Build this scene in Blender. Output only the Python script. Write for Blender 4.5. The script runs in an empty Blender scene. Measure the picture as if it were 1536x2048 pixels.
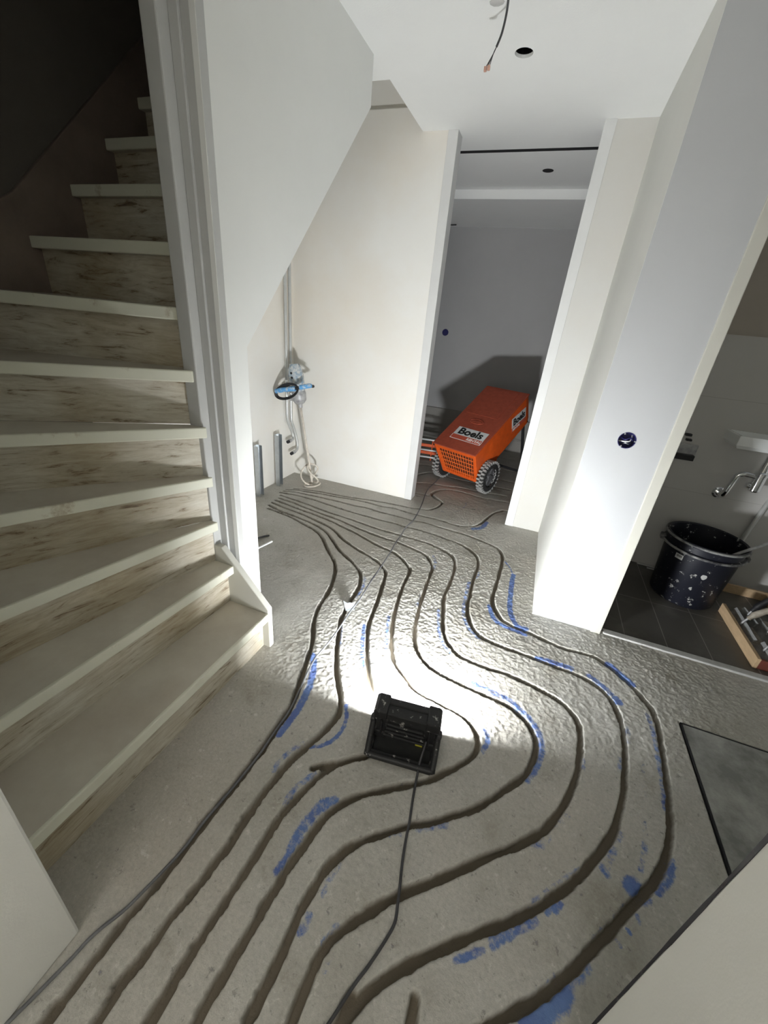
import bpy, bmesh, math, random
import numpy as np
from mathutils import Vector, Matrix

random.seed(7)
C = bpy.context.scene.collection
SC = bpy.context.scene
R = math.radians

# ------------------------------------------------------------------ camera, world, exposure
cam_d = bpy.data.cameras.new('camera')
cam = bpy.data.objects.new('camera', cam_d)
C.objects.link(cam)
cam_d.sensor_fit = 'HORIZONTAL'
cam_d.sensor_width = 36.0
cam_d.lens = 36.0 * 797.83 / 1536.0
cam_d.clip_start = 0.02
cam.location = (0, 0, 1.45)
cam.rotation_euler = (R(64.14413543), R(-5.07884201), R(21.26701154))
SC.camera = cam
W = bpy.data.worlds.new('world')
SC.world = W
W.use_nodes = True
W.node_tree.nodes['Background'].inputs[0].default_value = (0.9, 0.95, 1.0, 1)
W.node_tree.nodes['Background'].inputs[1].default_value = 0.0
SC.view_settings.view_transform = 'Standard'
SC.view_settings.look = 'None'
SC.view_settings.gamma = 1.0
SC.view_settings.use_curve_mapping = False
SC.view_settings.exposure = 2.25
SC.cycles.max_bounces = 10
SC.cycles.diffuse_bounces = 8
SC.cycles.glossy_bounces = 4
SC.cycles.sample_clamp_indirect = 6.0
LAMP_STRENGTH = 175.0          # LED panel of the work light, the one lamp of the place
FILL_POWER = 5.5            # added fill light outside an assumed window behind the camera

# ------------------------------------------------------------------ materials
def mat(name, col, rough=0.6, metal=0.0, spec=0.4, var=0.0, scale=6.0, bump=0.0, bscale=60.0, col2=None, stretch=None, contrast=None):
    m = bpy.data.materials.new(name); m.use_nodes = True
    nt = m.node_tree; p = nt.nodes['Principled BSDF']
    p.inputs['Roughness'].default_value = rough
    p.inputs['Metallic'].default_value = metal
    p.inputs['Specular IOR Level'].default_value = spec
    p.inputs['Base Color'].default_value = (*col, 1)
    tc = nt.nodes.new('ShaderNodeTexCoord')
    src = tc.outputs['Object']
    if stretch:
        mp = nt.nodes.new('ShaderNodeMapping'); mp.inputs['Scale'].default_value = stretch
        nt.links.new(src, mp.inputs[0]); src = mp.outputs[0]
    if var > 0 or col2:
        n = nt.nodes.new('ShaderNodeTexNoise'); n.inputs['Scale'].default_value = scale; n.inputs['Detail'].default_value = 8
        n.inputs['Roughness'].default_value = 0.65
        nt.links.new(src, n.inputs['Vector'])
        rp = nt.nodes.new('ShaderNodeValToRGB')
        a, b = contrast or (0.3, 0.7)
        rp.color_ramp.elements[0].position = a; rp.color_ramp.elements[1].position = b
        c2 = col2 or tuple(max(0, c * (1 - var)) for c in col)
        rp.color_ramp.elements[0].color = (*c2, 1); rp.color_ramp.elements[1].color = (*col, 1)
        nt.links.new(n.outputs['Fac'], rp.inputs[0]); nt.links.new(rp.outputs[0], p.inputs['Base Color'])
    if bump > 0:
        n2 = nt.nodes.new('ShaderNodeTexNoise'); n2.inputs['Scale'].default_value = bscale; n2.inputs['Detail'].default_value = 5
        nt.links.new(src, n2.inputs['Vector'])
        b = nt.nodes.new('ShaderNodeBump'); b.inputs['Strength'].default_value = bump; b.inputs['Distance'].default_value = 0.002
        nt.links.new(n2.outputs['Fac'], b.inputs['Height']); nt.links.new(b.outputs[0], p.inputs['Normal'])
    return m

M = {}
M['wall'] = mat('wall_plaster', (0.74, 0.74, 0.705), 0.75, var=0.04, scale=2.0, bump=0.12, bscale=220)
M['alcove'] = mat('alcove_plaster', (0.76, 0.755, 0.73), 0.75, col2=(0.73, 0.69, 0.62), scale=1.1, bump=0.12, bscale=220, contrast=(0.30, 0.62))
M['ceiling'] = mat('ceiling_plaster', (0.79, 0.80, 0.79), 0.8, var=0.03, scale=3, bump=0.18, bscale=150)
M['dimboard'] = mat('dimmed_plasterboard', (0.44, 0.45, 0.46), 0.55, var=0.03, scale=3, bump=0.05, bscale=200)  # plasterboard colour darkened to offset the strong lamplight on the washroom partition
M['jamb'] = mat('dimmed_doorway_plaster', (0.56, 0.56, 0.54), 0.75, col2=(0.545, 0.525, 0.48), scale=1.1, bump=0.12, bscale=220, contrast=(0.30, 0.62))  # alcove plaster again, its colour lowered to hold down lamplight on the pier
M['postgrey'] = mat('shaded_post_paint', (0.48, 0.485, 0.475), 0.55, var=0.08, scale=8)  # post paint greyed: shade of the front faces put into the colour
M['panel'] = mat('plasterboard', (0.75, 0.76, 0.74), 0.55, var=0.03, scale=3, bump=0.05, bscale=200)
M['cream'] = mat('cream_trim_paint', (0.50, 0.495, 0.445), 0.5, var=0.05, scale=5)
M['white'] = mat('white_trim_paint', (0.62, 0.625, 0.62), 0.45, var=0.05, scale=9)
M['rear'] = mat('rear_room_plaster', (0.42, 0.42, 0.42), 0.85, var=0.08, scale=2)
M['grime'] = mat('old_brown_plinth', (0.11, 0.10, 0.09), 0.85, col2=(0.30, 0.29, 0.27), scale=2.5, stretch=(1, 1, 7), contrast=(.55, .7))
M['stairpaint'] = mat('worn_stair_paint', (0.56, 0.53, 0.46), 0.6, col2=(0.40, 0.35, 0.29), scale=2.3, bump=0.1, bscale=80, contrast=(0.25, 0.6))
M['stairwall'] = mat('shaded_stairwell_plaster', (0.15, 0.135, 0.12), 0.85, var=0.2, scale=2)  # brownish plaster with the gloom of the stairwell put into its colour
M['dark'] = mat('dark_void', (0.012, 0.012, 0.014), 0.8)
M['blackplastic'] = mat('dusty_black_plastic', (0.016, 0.016, 0.017), 0.5, col2=(0.34, 0.33, 0.31), scale=38, contrast=(0.33, 0.39), bump=.1)
M['black'] = mat('black_rubber', (0.018, 0.018, 0.02), 0.55, var=0.3, scale=30)
M['cable'] = mat('grey_cable_sheath', (0.06, 0.06, 0.065), 0.5, var=0.4, scale=25)
M['feed'] = mat('dusty_grey_cable', (0.20, 0.205, 0.21), 0.5, col2=(0.05, 0.05, 0.06), scale=5)
M['steel'] = mat('galvanised_steel', (0.55, 0.58, 0.60), 0.35, metal=0.9, var=0.2, scale=20)
M['chrome'] = mat('chrome', (0.85, 0.86, 0.88), 0.07, metal=1.0)
M['whitepipe'] = mat('pale_pipe', (0.55, 0.56, 0.55), 0.35, metal=0.35, var=0.12, scale=14)
M['blue'] = mat('blue_grip', (0.10, 0.32, 0.62), 0.5, col2=(0.50, 0.55, 0.58), scale=40, contrast=(0.38, 0.5))
M['dustyblue'] = mat('dusty_motor_housing', (0.22, 0.30, 0.38), 0.6, col2=(0.55, 0.56, 0.55), scale=35, contrast=(0.42, 0.6))
M['castgrey'] = mat('dusty_cast_metal', (0.50, 0.50, 0.50), 0.5, metal=0.3, col2=(0.25, 0.25, 0.26), scale=30)
M['plasterwire'] = mat('mortar_crusted_metal', (0.72, 0.66, 0.58), 0.8, var=0.25, scale=40, bump=0.4, bscale=120)
M['orange'] = mat('orange_machine_paint', (0.78, 0.115, 0.016), 0.42, var=0.25, scale=14, bump=.05)
M['orangetop'] = mat('dusty_orange_top', (0.36, 0.068, 0.034), 0.65, var=0.3, scale=25)
M['orangebar'] = mat('orange_grille_paint', (0.80, 0.16, 0.03), 0.5)
M['tyre'] = mat('tyre_rubber', (0.03, 0.03, 0.03), 0.75, var=0.3, scale=30)
M['dusttread'] = mat('dusty_tread_blocks', (0.34, 0.34, 0.33), 0.8, var=0.2, scale=30)
M['rim'] = mat('black_wheel_rim', (0.10, 0.10, 0.105), 0.4)
M['bucket'] = mat('splashed_black_tub', (0.010, 0.011, 0.018), 0.45, col2=(0.42, 0.42, 0.40), scale=30, contrast=(0.345, 0.385), bump=.15)
M['bucketrim'] = mat('dusty_tub_rim', (0.05, 0.05, 0.055), 0.5, col2=(0.30, 0.30, 0.29), scale=12, contrast=(0.4, 0.6))
M['wood'] = mat('bare_pine', (0.60, 0.43, 0.26), 0.65, var=0.25, scale=8, stretch=(6, 1, 6))
M['redboard'] = mat('red_brown_board', (0.20, 0.055, 0.04), 0.55, var=0.3, scale=12)
M['ceramic'] = mat('white_ceramic', (0.80, 0.82, 0.82), 0.12, spec=0.6)
M['handle'] = mat('worn_tool_handle', (0.20, 0.17, 0.13), 0.6, col2=(0.42, 0.38, 0.32), scale=30)
M['bladesteel'] = mat('mortar_stained_steel', (0.50, 0.51, 0.51), 0.45, metal=0.2, col2=(0.26, 0.26, 0.26), scale=22)
M['label'] = mat('white_label', (0.62, 0.63, 0.63), 0.5, var=0.1, scale=30)
M['ink'] = mat('black_print', (0.015, 0.015, 0.015), 0.5)
M['inkwhite'] = mat('white_print', (0.75, 0.72, 0.70), 0.5)
M['inkred'] = mat('red_label_band', (0.50, 0.09, 0.05), 0.5, var=.1)
M['copperclear'] = mat('terminal_connector', (0.62, 0.36, 0.28), 0.3, var=0.3, scale=60)
M['strip'] = mat('white_plastic', (0.80, 0.82, 0.82), 0.4)
M['gapgrey'] = mat('threshold_mortar', (0.55, 0.55, 0.54), 0.8, var=0.25, scale=20, bump=.4, bscale=60)
M['screwblue'] = mat('blue_box_plastic', (0.02, 0.02, 0.10), 0.35)
M['yellow'] = mat('yellow_sticker', (0.45, 0.42, 0.04), 0.6)
M['cornerstrip'] = mat('dark_corner_strip', (0.02, 0.018, 0.024), 0.6, col2=(0.16, 0.15, 0.15), scale=18, contrast=(0.25, 0.45))

def riser_mat(name='peeling_riser_paint'):
    m = bpy.data.materials.new(name); m.use_nodes = True
    nt = m.node_tree; p = nt.nodes['Principled BSDF']; p.inputs['Roughness'].default_value = 0.65
    tc = nt.nodes.new('ShaderNodeTexCoord')
    mp = nt.nodes.new('ShaderNodeMapping'); mp.inputs['Scale'].default_value = (2.2, 2.2, 15)
    nt.links.new(tc.outputs['Object'], mp.inputs[0])
    n = nt.nodes.new('ShaderNodeTexNoise'); n.inputs['Scale'].default_value = 3.2; n.inputs['Detail'].default_value = 9; n.inputs['Roughness'].default_value = 0.72
    n.inputs['Distortion'].default_value = 0.6
    nt.links.new(mp.outputs[0], n.inputs['Vector'])
    rp = nt.nodes.new('ShaderNodeValToRGB'); e = rp.color_ramp.elements
    e[0].position = 0.31; e[0].color = (0.12, 0.08, 0.05, 1)
    e[1].position = 0.37; e[1].color = (0.25, 0.20, 0.14, 1)
    e2 = e.new(0.43); e2.color = (0.46, 0.42, 0.34, 1)
    e3 = e.new(0.62); e3.color = (0.60, 0.575, 0.50, 1)
    nt.links.new(n.outputs['Fac'], rp.inputs[0])
    n3 = nt.nodes.new('ShaderNodeTexNoise'); n3.inputs['Scale'].default_value = 3.0; n3.inputs['Detail'].default_value = 4; nt.links.new(tc.outputs['Object'], n3.inputs['Vector'])
    r3 = nt.nodes.new('ShaderNodeValToRGB'); r3.color_ramp.elements[0].position = .38; r3.color_ramp.elements[1].position = .6
    r3.color_ramp.elements[0].color = (0.76, 0.70, 0.60, 1); r3.color_ramp.elements[1].color = (1, 1, 1, 1); nt.links.new(n3.outputs['Fac'], r3.inputs[0])
    x3 = nt.nodes.new('ShaderNodeMix'); x3.data_type = 'RGBA'; x3.blend_type = 'MULTIPLY'; x3.inputs[0].default_value = 1.0
    nt.links.new(rp.outputs[0], x3.inputs[6]); nt.links.new(r3.outputs[0], x3.inputs[7]); nt.links.new(x3.outputs[2], p.inputs['Base Color'])
    b = nt.nodes.new('ShaderNodeBump'); b.inputs['Strength'].default_value = 0.35; b.inputs['Distance'].default_value = 0.003
    nt.links.new(n.outputs['Fac'], b.inputs['Height']); nt.links.new(b.outputs[0], p.inputs['Normal'])
    return m
M['riser'] = riser_mat()
M['nosing'] = mat('cream_nosing_paint', (0.66, 0.66, 0.56), 0.5, col2=(0.38, 0.32, 0.23), scale=9, contrast=(0.27, 0.38))

def led_mat():
    m = bpy.data.materials.new('led_panel'); m.use_nodes = True
    nt = m.node_tree; nt.nodes.remove(nt.nodes['Principled BSDF'])
    e = nt.nodes.new('ShaderNodeEmission'); e.inputs[0].default_value = (0.96, 0.985, 1.0, 1); e.inputs[1].default_value = LAMP_STRENGTH
    nt.links.new(e.outputs[0], nt.nodes['Material Output'].inputs[0])
    return m
M['led'] = led_mat()

def floor_mat():
    m = bpy.data.materials.new('cement_screed'); m.use_nodes = True
    nt = m.node_tree; p = nt.nodes['Principled BSDF']; L = nt.links.new
    p.inputs['Roughness'].default_value = 0.7; p.inputs['Specular IOR Level'].default_value = 0.3
    tc = nt.nodes.new('ShaderNodeTexCoord')
    def noise(s, d=6, r=.6):
        n = nt.nodes.new('ShaderNodeTexNoise'); n.inputs['Scale'].default_value = s; n.inputs['Detail'].default_value = d; n.inputs['Roughness'].default_value = r
        L(tc.outputs['Object'], n.inputs['Vector']); return n.outputs['Fac']
    def ramp(f, a, b, ca, cb):
        r = nt.nodes.new('ShaderNodeValToRGB'); r.color_ramp.elements[0].position = a; r.color_ramp.elements[1].position = b
        r.color_ramp.elements[0].color = (*ca, 1); r.color_ramp.elements[1].color = (*cb, 1); L(f, r.inputs[0]); return r.outputs[0]
    def mix(f, a, b):
        x = nt.nodes.new('ShaderNodeMix'); x.data_type = 'RGBA'
        L(f, x.inputs[0]); 
        for s, v in ((6, a), (7, b)):
            if isinstance(v, tuple): x.inputs[s].default_value = (*v, 1)
            else: L(v, x.inputs[s])
        return x.outputs[2]
    def mul(a, b):
        x = nt.nodes.new('ShaderNodeMath'); x.operation = 'MULTIPLY'; L(a, x.inputs[0])
        if isinstance(b, float): x.inputs[1].default_value = b
        else: L(b, x.inputs[1])
        return x.outputs[0]
    base = ramp(noise(2.2), .33, .68, (0.365, 0.35, 0.31), (0.525, 0.515, 0.49))
    warm = ramp(noise(1.1, 4), .50, .66, (0, 0, 0), (1, 1, 1))
    c = mix(mul(warm, .45), base, (0.37, 0.32, 0.255))
    pale = ramp(noise(26, 6, .7), .60, .66, (0, 0, 0), (1, 1, 1))
    c = mix(mul(pale, .62), c, (0.60, 0.59, 0.56))
    pale2 = ramp(noise(7, 7), .60, .70, (0, 0, 0), (1, 1, 1))
    c = mix(mul(pale2, .3), c, (0.54, 0.53, 0.50))
    gr = ramp(noise(95, 5, .75), .30, .70, (0.84, 0.84, 0.83), (1.12, 1.12, 1.11))
    gm = nt.nodes.new('ShaderNodeMix'); gm.data_type = 'RGBA'; gm.blend_type = 'MULTIPLY'; gm.inputs[0].default_value = 1.0
    L(c, gm.inputs[6]); L(gr, gm.inputs[7]); c = gm.outputs[2]
    dk = ramp(noise(38, 5, .7), .33, .39, (1, 1, 1), (0, 0, 0))
    c = mix(mul(dk, .60), c, (0.17, 0.16, 0.14))
    st_ = ramp(noise(4.5, 8, .75), .34, .44, (1, 1, 1), (0, 0, 0))
    c = mix(mul(st_, .35), c, (0.23, 0.20, 0.155))
    def attr(n):
        a = nt.nodes.new('ShaderNodeAttribute'); a.attribute_name = n; return a.outputs['Fac']
    g = attr('groove')
    c = mix(g, c, (0.15, 0.126, 0.094))  # brown of the cut screed, darkened further with the channel shade
    pn = attr('paint')
    th = nt.nodes.new('ShaderNodeMath'); th.operation = 'SUBTRACT'; L(pn, th.inputs[0])
    nn = nt.nodes.new('ShaderNodeMapRange'); L(noise(38, 9, .75), nn.inputs[0]); nn.inputs[1].default_value = .30; nn.inputs[2].default_value = .68; nn.inputs[3].default_value = 0.0; nn.inputs[4].default_value = 0.85
    L(nn.outputs[0], th.inputs[1])
    s2 = nt.nodes.new('ShaderNodeMapRange'); L(th.outputs[0], s2.inputs[0]); s2.inputs[1].default_value = -.12; s2.inputs[2].default_value = .30; s2.inputs[3].default_value = 0; s2.inputs[4].default_value = 1
    blue = ramp(noise(9, 3), .35, .65, (0.03, 0.085, 0.34), (0.07, 0.165, 0.42))
    c = mix(mul(s2.outputs[0], .84), c, blue)
    L(c, p.inputs['Base Color'])
    b = nt.nodes.new('ShaderNodeBump'); b.inputs['Strength'].default_value = 0.75; b.inputs['Distance'].default_value = 0.003
    L(noise(150, 5, .7), b.inputs['Height']); L(b.outputs[0], p.inputs['Normal'])
    return m
M['floor'] = floor_mat()

def tile_mat():
    m = bpy.data.materials.new('dark_floor_tile'); m.use_nodes = True
    nt = m.node_tree; p = nt.nodes['Principled BSDF']; L = nt.links.new
    p.inputs['Roughness'].default_value = 0.45
    tc = nt.nodes.new('ShaderNodeTexCoord'); mp = nt.nodes.new('ShaderNodeMapping')
    mp.inputs['Location'].default_value = (-0.123, 0.17, 0); L(tc.outputs['Object'], mp.inputs[0])
    br = nt.nodes.new('ShaderNodeTexBrick'); br.offset = 0.0; L(mp.outputs[0], br.inputs['Vector'])
    br.inputs['Color1'].default_value = (0.085, 0.08, 0.072, 1); br.inputs['Color2'].default_value = (0.095, 0.09, 0.08, 1); br.inputs['Mortar'].default_value = (0.25, 0.24, 0.22, 1)
    br.inputs['Scale'].default_value = 1.0; br.inputs['Mortar Size'].default_value = 0.0025; br.inputs['Brick Width'].default_value = 0.21; br.inputs['Row Height'].default_value = 0.9
    n = nt.nodes.new('ShaderNodeTexNoise'); n.inputs['Scale'].default_value = 5; n.inputs['Detail'].default_value = 8; L(tc.outputs['Object'], n.inputs['Vector'])
    rp = nt.nodes.new('ShaderNodeValToRGB'); rp.color_ramp.elements[0].position = .52; rp.color_ramp.elements[1].position = .75
    rp.color_ramp.elements[0].color = (0, 0, 0, 1); rp.color_ramp.elements[1].color = (.5, .5, .5, 1); L(n.outputs['Fac'], rp.inputs[0])
    x = nt.nodes.new('ShaderNodeMix'); x.data_type = 'RGBA'; L(rp.outputs[0], x.inputs[0]); L(br.outputs['Color'], x.inputs[6]); x.inputs[7].default_value = (0.20, 0.19, 0.17, 1)
    L(x.outputs[2], p.inputs['Base Color'])
    return m
M['tile'] = tile_mat()

def wctile_mat():
    m = bpy.data.materials.new('grey_wall_tile'); m.use_nodes = True
    nt = m.node_tree; p = nt.nodes['Principled BSDF']; L = nt.links.new
    p.inputs['Roughness'].default_value = 0.3
    tc = nt.nodes.new('ShaderNodeTexCoord'); mp = nt.nodes.new('ShaderNodeMapping')
    mp.inputs['Rotation'].default_value = (R(90), 0, 0); L(tc.outputs['Object'], mp.inputs[0])
    br = nt.nodes.new('ShaderNodeTexBrick'); br.offset = 0.0; L(mp.outputs[0], br.inputs['Vector'])
    br.inputs['Color1'].default_value = (0.50, 0.49, 0.47, 1); br.inputs['Color2'].default_value = (0.51, 0.50, 0.48, 1); br.inputs['Mortar'].default_value = (0.38, 0.37, 0.35, 1)
    br.inputs['Scale'].default_value = 1.0; br.inputs['Mortar Size'].default_value = 0.0015; br.inputs['Brick Width'].default_value = 0.9; br.inputs['Row Height'].default_value = 0.6
    L(br.outputs['Color'], p.inputs['Base Color'])
    return m
M['wctile'] = wctile_mat()
M['wcwall'] = mat('washroom_plaster', (0.42, 0.38, 0.33), 0.8, var=0.08, scale=3)

# ------------------------------------------------------------------ helpers
def NB(): return bmesh.new()
def bx(bm, x0, x1, y0, y1, z0, z1, mtx=None):
    vs = [bm.verts.new((x, y, z)) for z in (z0, z1) for y in (y0, y1) for x in (x0, x1)]
    for f in ((0, 2, 3, 1), (4, 5, 7, 6), (0, 1, 5, 4), (1, 3, 7, 5), (3, 2, 6, 7), (2, 0, 4, 6)):
        bm.faces.new([vs[i] for i in f])
    if mtx is not None:
        for v in vs: v.co = mtx @ v.co
    return vs
def prism(bm, pts, axis, a, b, mtx=None):
    """extrude polygon pts (2d) along axis between a and b"""
    def P(p, t):
        return {'x': (t, p[0], p[1]), 'y': (p[0], t, p[1]), 'z': (p[0], p[1], t)}[axis]
    A = [bm.verts.new(P(p, a)) for p in pts]; B = [bm.verts.new(P(p, b)) for p in pts]
    bm.faces.new(A); bm.faces.new(B[::-1])
    n = len(pts)
    for i in range(n): bm.faces.new((A[i], B[i], B[(i + 1) % n], A[(i + 1) % n]))
    if mtx is not None:
        for v in A + B: v.co = mtx @ v.co
def smooth_pts(pts, n=6):
    P = [Vector(p) for p in pts]; out = []
    for i in range(len(P) - 1):
        p0 = P[max(i - 1, 0)]; p1 = P[i]; p2 = P[i + 1]; p3 = P[min(i + 2, len(P) - 1)]
        for k in range(n):
            t = k / n
            out.append(0.5 * ((2 * p1) + (p2 - p0) * t + (2 * p0 - 5 * p1 + 4 * p2 - p3) * t * t + (3 * p1 - p0 - 3 * p2 + p3) * t ** 3))
    out.append(P[-1]); return out
def tube(bm, pts, r, seg=10, closed=False, cap=True, mtx=None):
    P = [Vector(p) for p in pts]; n = len(P); rings = []
    rr = r if isinstance(r, (list, tuple)) else [r] * n
    up = None
    for i in range(n):
        a = P[(i - 1) % n] if (closed or i > 0) else P[0]; b = P[(i + 1) % n] if (closed or i < n - 1) else P[-1]
        t = (b - a)
        t = t.normalized() if t.length > 1e-9 else Vector((0, 0, 1))
        if up is None:
            up = Vector((0, 0, 1)) if abs(t.z) < 0.9 else Vector((1, 0, 0))
        u = (up - t * up.dot(t)); u = u.normalized(); v = t.cross(u); up = u
        rings.append([bm.verts.new(P[i] + (u * math.cos(2 * math.pi * k / seg) + v * math.sin(2 * math.pi * k / seg)) * rr[i]) for k in range(seg)])
    m = n if closed else n - 1
    for i in range(m):
        A = rings[i]; B = rings[(i + 1) % n]
        for k in range(seg): bm.faces.new((A[k], A[(k + 1) % seg], B[(k + 1) % seg], B[k]))
    if cap and not closed:
        bm.faces.new(rings[0][::-1]); bm.faces.new(rings[-1])
    if mtx is not None:
        for q in rings:
            for v in q: v.co = mtx @ v.co
def lathe(bm, prof, seg=40, mtx=None):
    """prof: (r,z) list, revolve round z"""
    rings = []; allv = []
    for r, z in prof:
        if r < 1e-6: q = [bm.verts.new((0, 0, z))]
        else: q = [bm.verts.new((r * math.cos(2 * math.pi * k / seg), r * math.sin(2 * math.pi * k / seg), z)) for k in range(seg)]
        rings.append(q); allv += q
    for A, B in zip(rings, rings[1:]):
        for k in range(seg):
            k2 = (k + 1) % seg
            if len(A) == 1 and len(B) == 1: continue
            if len(A) == 1: bm.faces.new((A[0], B[k2], B[k]))
            elif len(B) == 1: bm.faces.new((A[k], A[k2], B[0]))
            else: bm.faces.new((A[k], A[k2], B[k2], B[k]))
    if mtx is not None:
        for v in allv: v.co = mtx @ v.co
def obj(name, bm, m, parent=None, smooth=False, bevel=0.0, bseg=2, label=None):
    bmesh.ops.recalc_face_normals(bm, faces=bm.faces)
    me = bpy.data.meshes.new(name); bm.to_mesh(me); bm.free()
    o = bpy.data.objects.new(name, me); C.objects.link(o)
    me.materials.append(m)
    if smooth:
        me.polygons.foreach_set('use_smooth', [True] * len(me.polygons))
    if bevel > 0:
        md = o.modifiers.new('bevel', 'BEVEL'); md.width = bevel; md.segments = bseg; md.limit_method = 'ANGLE'; md.angle_limit = R(40)
    if parent is not None:
        o.parent = parent
    if label: o['label'] = label
    return o
def smooth_angle(o, a=35):
    me = o.data
    me.polygons.foreach_set('use_smooth', [True] * len(me.polygons))
    bm = bmesh.new(); bm.from_mesh(me)
    for e in bm.edges:
        if len(e.link_faces) == 2 and e.calc_face_angle(0) > R(a): e.smooth = False
    bm.to_mesh(me); bm.free()
    return o
def struct(name, bm, m, **k):
    o = obj(name, bm, m, **k); o['kind'] = 'structure'; return o
def thing(name, label, cat, loc=(0, 0, 0), rot=None, group=None):
    o = bpy.data.objects.new(name, None); C.objects.link(o)
    o.location = loc; o.empty_display_size = 0.05
    if rot: o.rotation_euler = rot
    o['label'] = label; o['category'] = cat
    if group: o['group'] = group
    return o
def tag(o, label, cat, group=None):
    o['label'] = label; o['category'] = cat
    if group: o['group'] = group
    return o
def sbox(name, m, *b, bevel=0.0, **k):
    bm = NB(); bx(bm, *b); return struct(name, bm, m, bevel=bevel, **k)
def plate_hole(bm, x0, x1, y0, y1, cx, cy, r, s, place, thick, seg=32):
    """flat plate in u,v with a round hole; place(u,v,w)->xyz, w from 0 to thick"""
    def quad(a, b, c, d, w): return bm.faces.new([bm.verts.new(place(p[0], p[1], w)) for p in (a, b, c, d)])
    for w in (0.0, thick):
        for (a0, a1, b0, b1) in ((x0, cx - s, y0, y1), (cx + s, x1, y0, y1), (cx - s, cx + s, y0, cy - s), (cx - s, cx + s, cy + s, y1)):
            quad((a0, b0), (a1, b0), (a1, b1), (a0, b1), w)
        for k in range(seg):
            t0, t1 = 2 * math.pi * k / seg, 2 * math.pi * (k + 1) / seg
            def sq(t):
                c, q = math.cos(t), math.sin(t); f = s / max(abs(c), abs(q)); return (cx + c * f, cy + q * f)
            quad((cx + r * math.cos(t0), cy + r * math.sin(t0)), sq(t0), sq(t1), (cx + r * math.cos(t1), cy + r * math.sin(t1)), w)
    for k in range(seg):
        t0, t1 = 2 * math.pi * k / seg, 2 * math.pi * (k + 1) / seg
        bm.faces.new([bm.verts.new(place(cx + r * math.cos(t), cy + r * math.sin(t), w)) for t, w in ((t0, 0), (t1, 0), (t1, thick), (t0, thick))])

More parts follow.
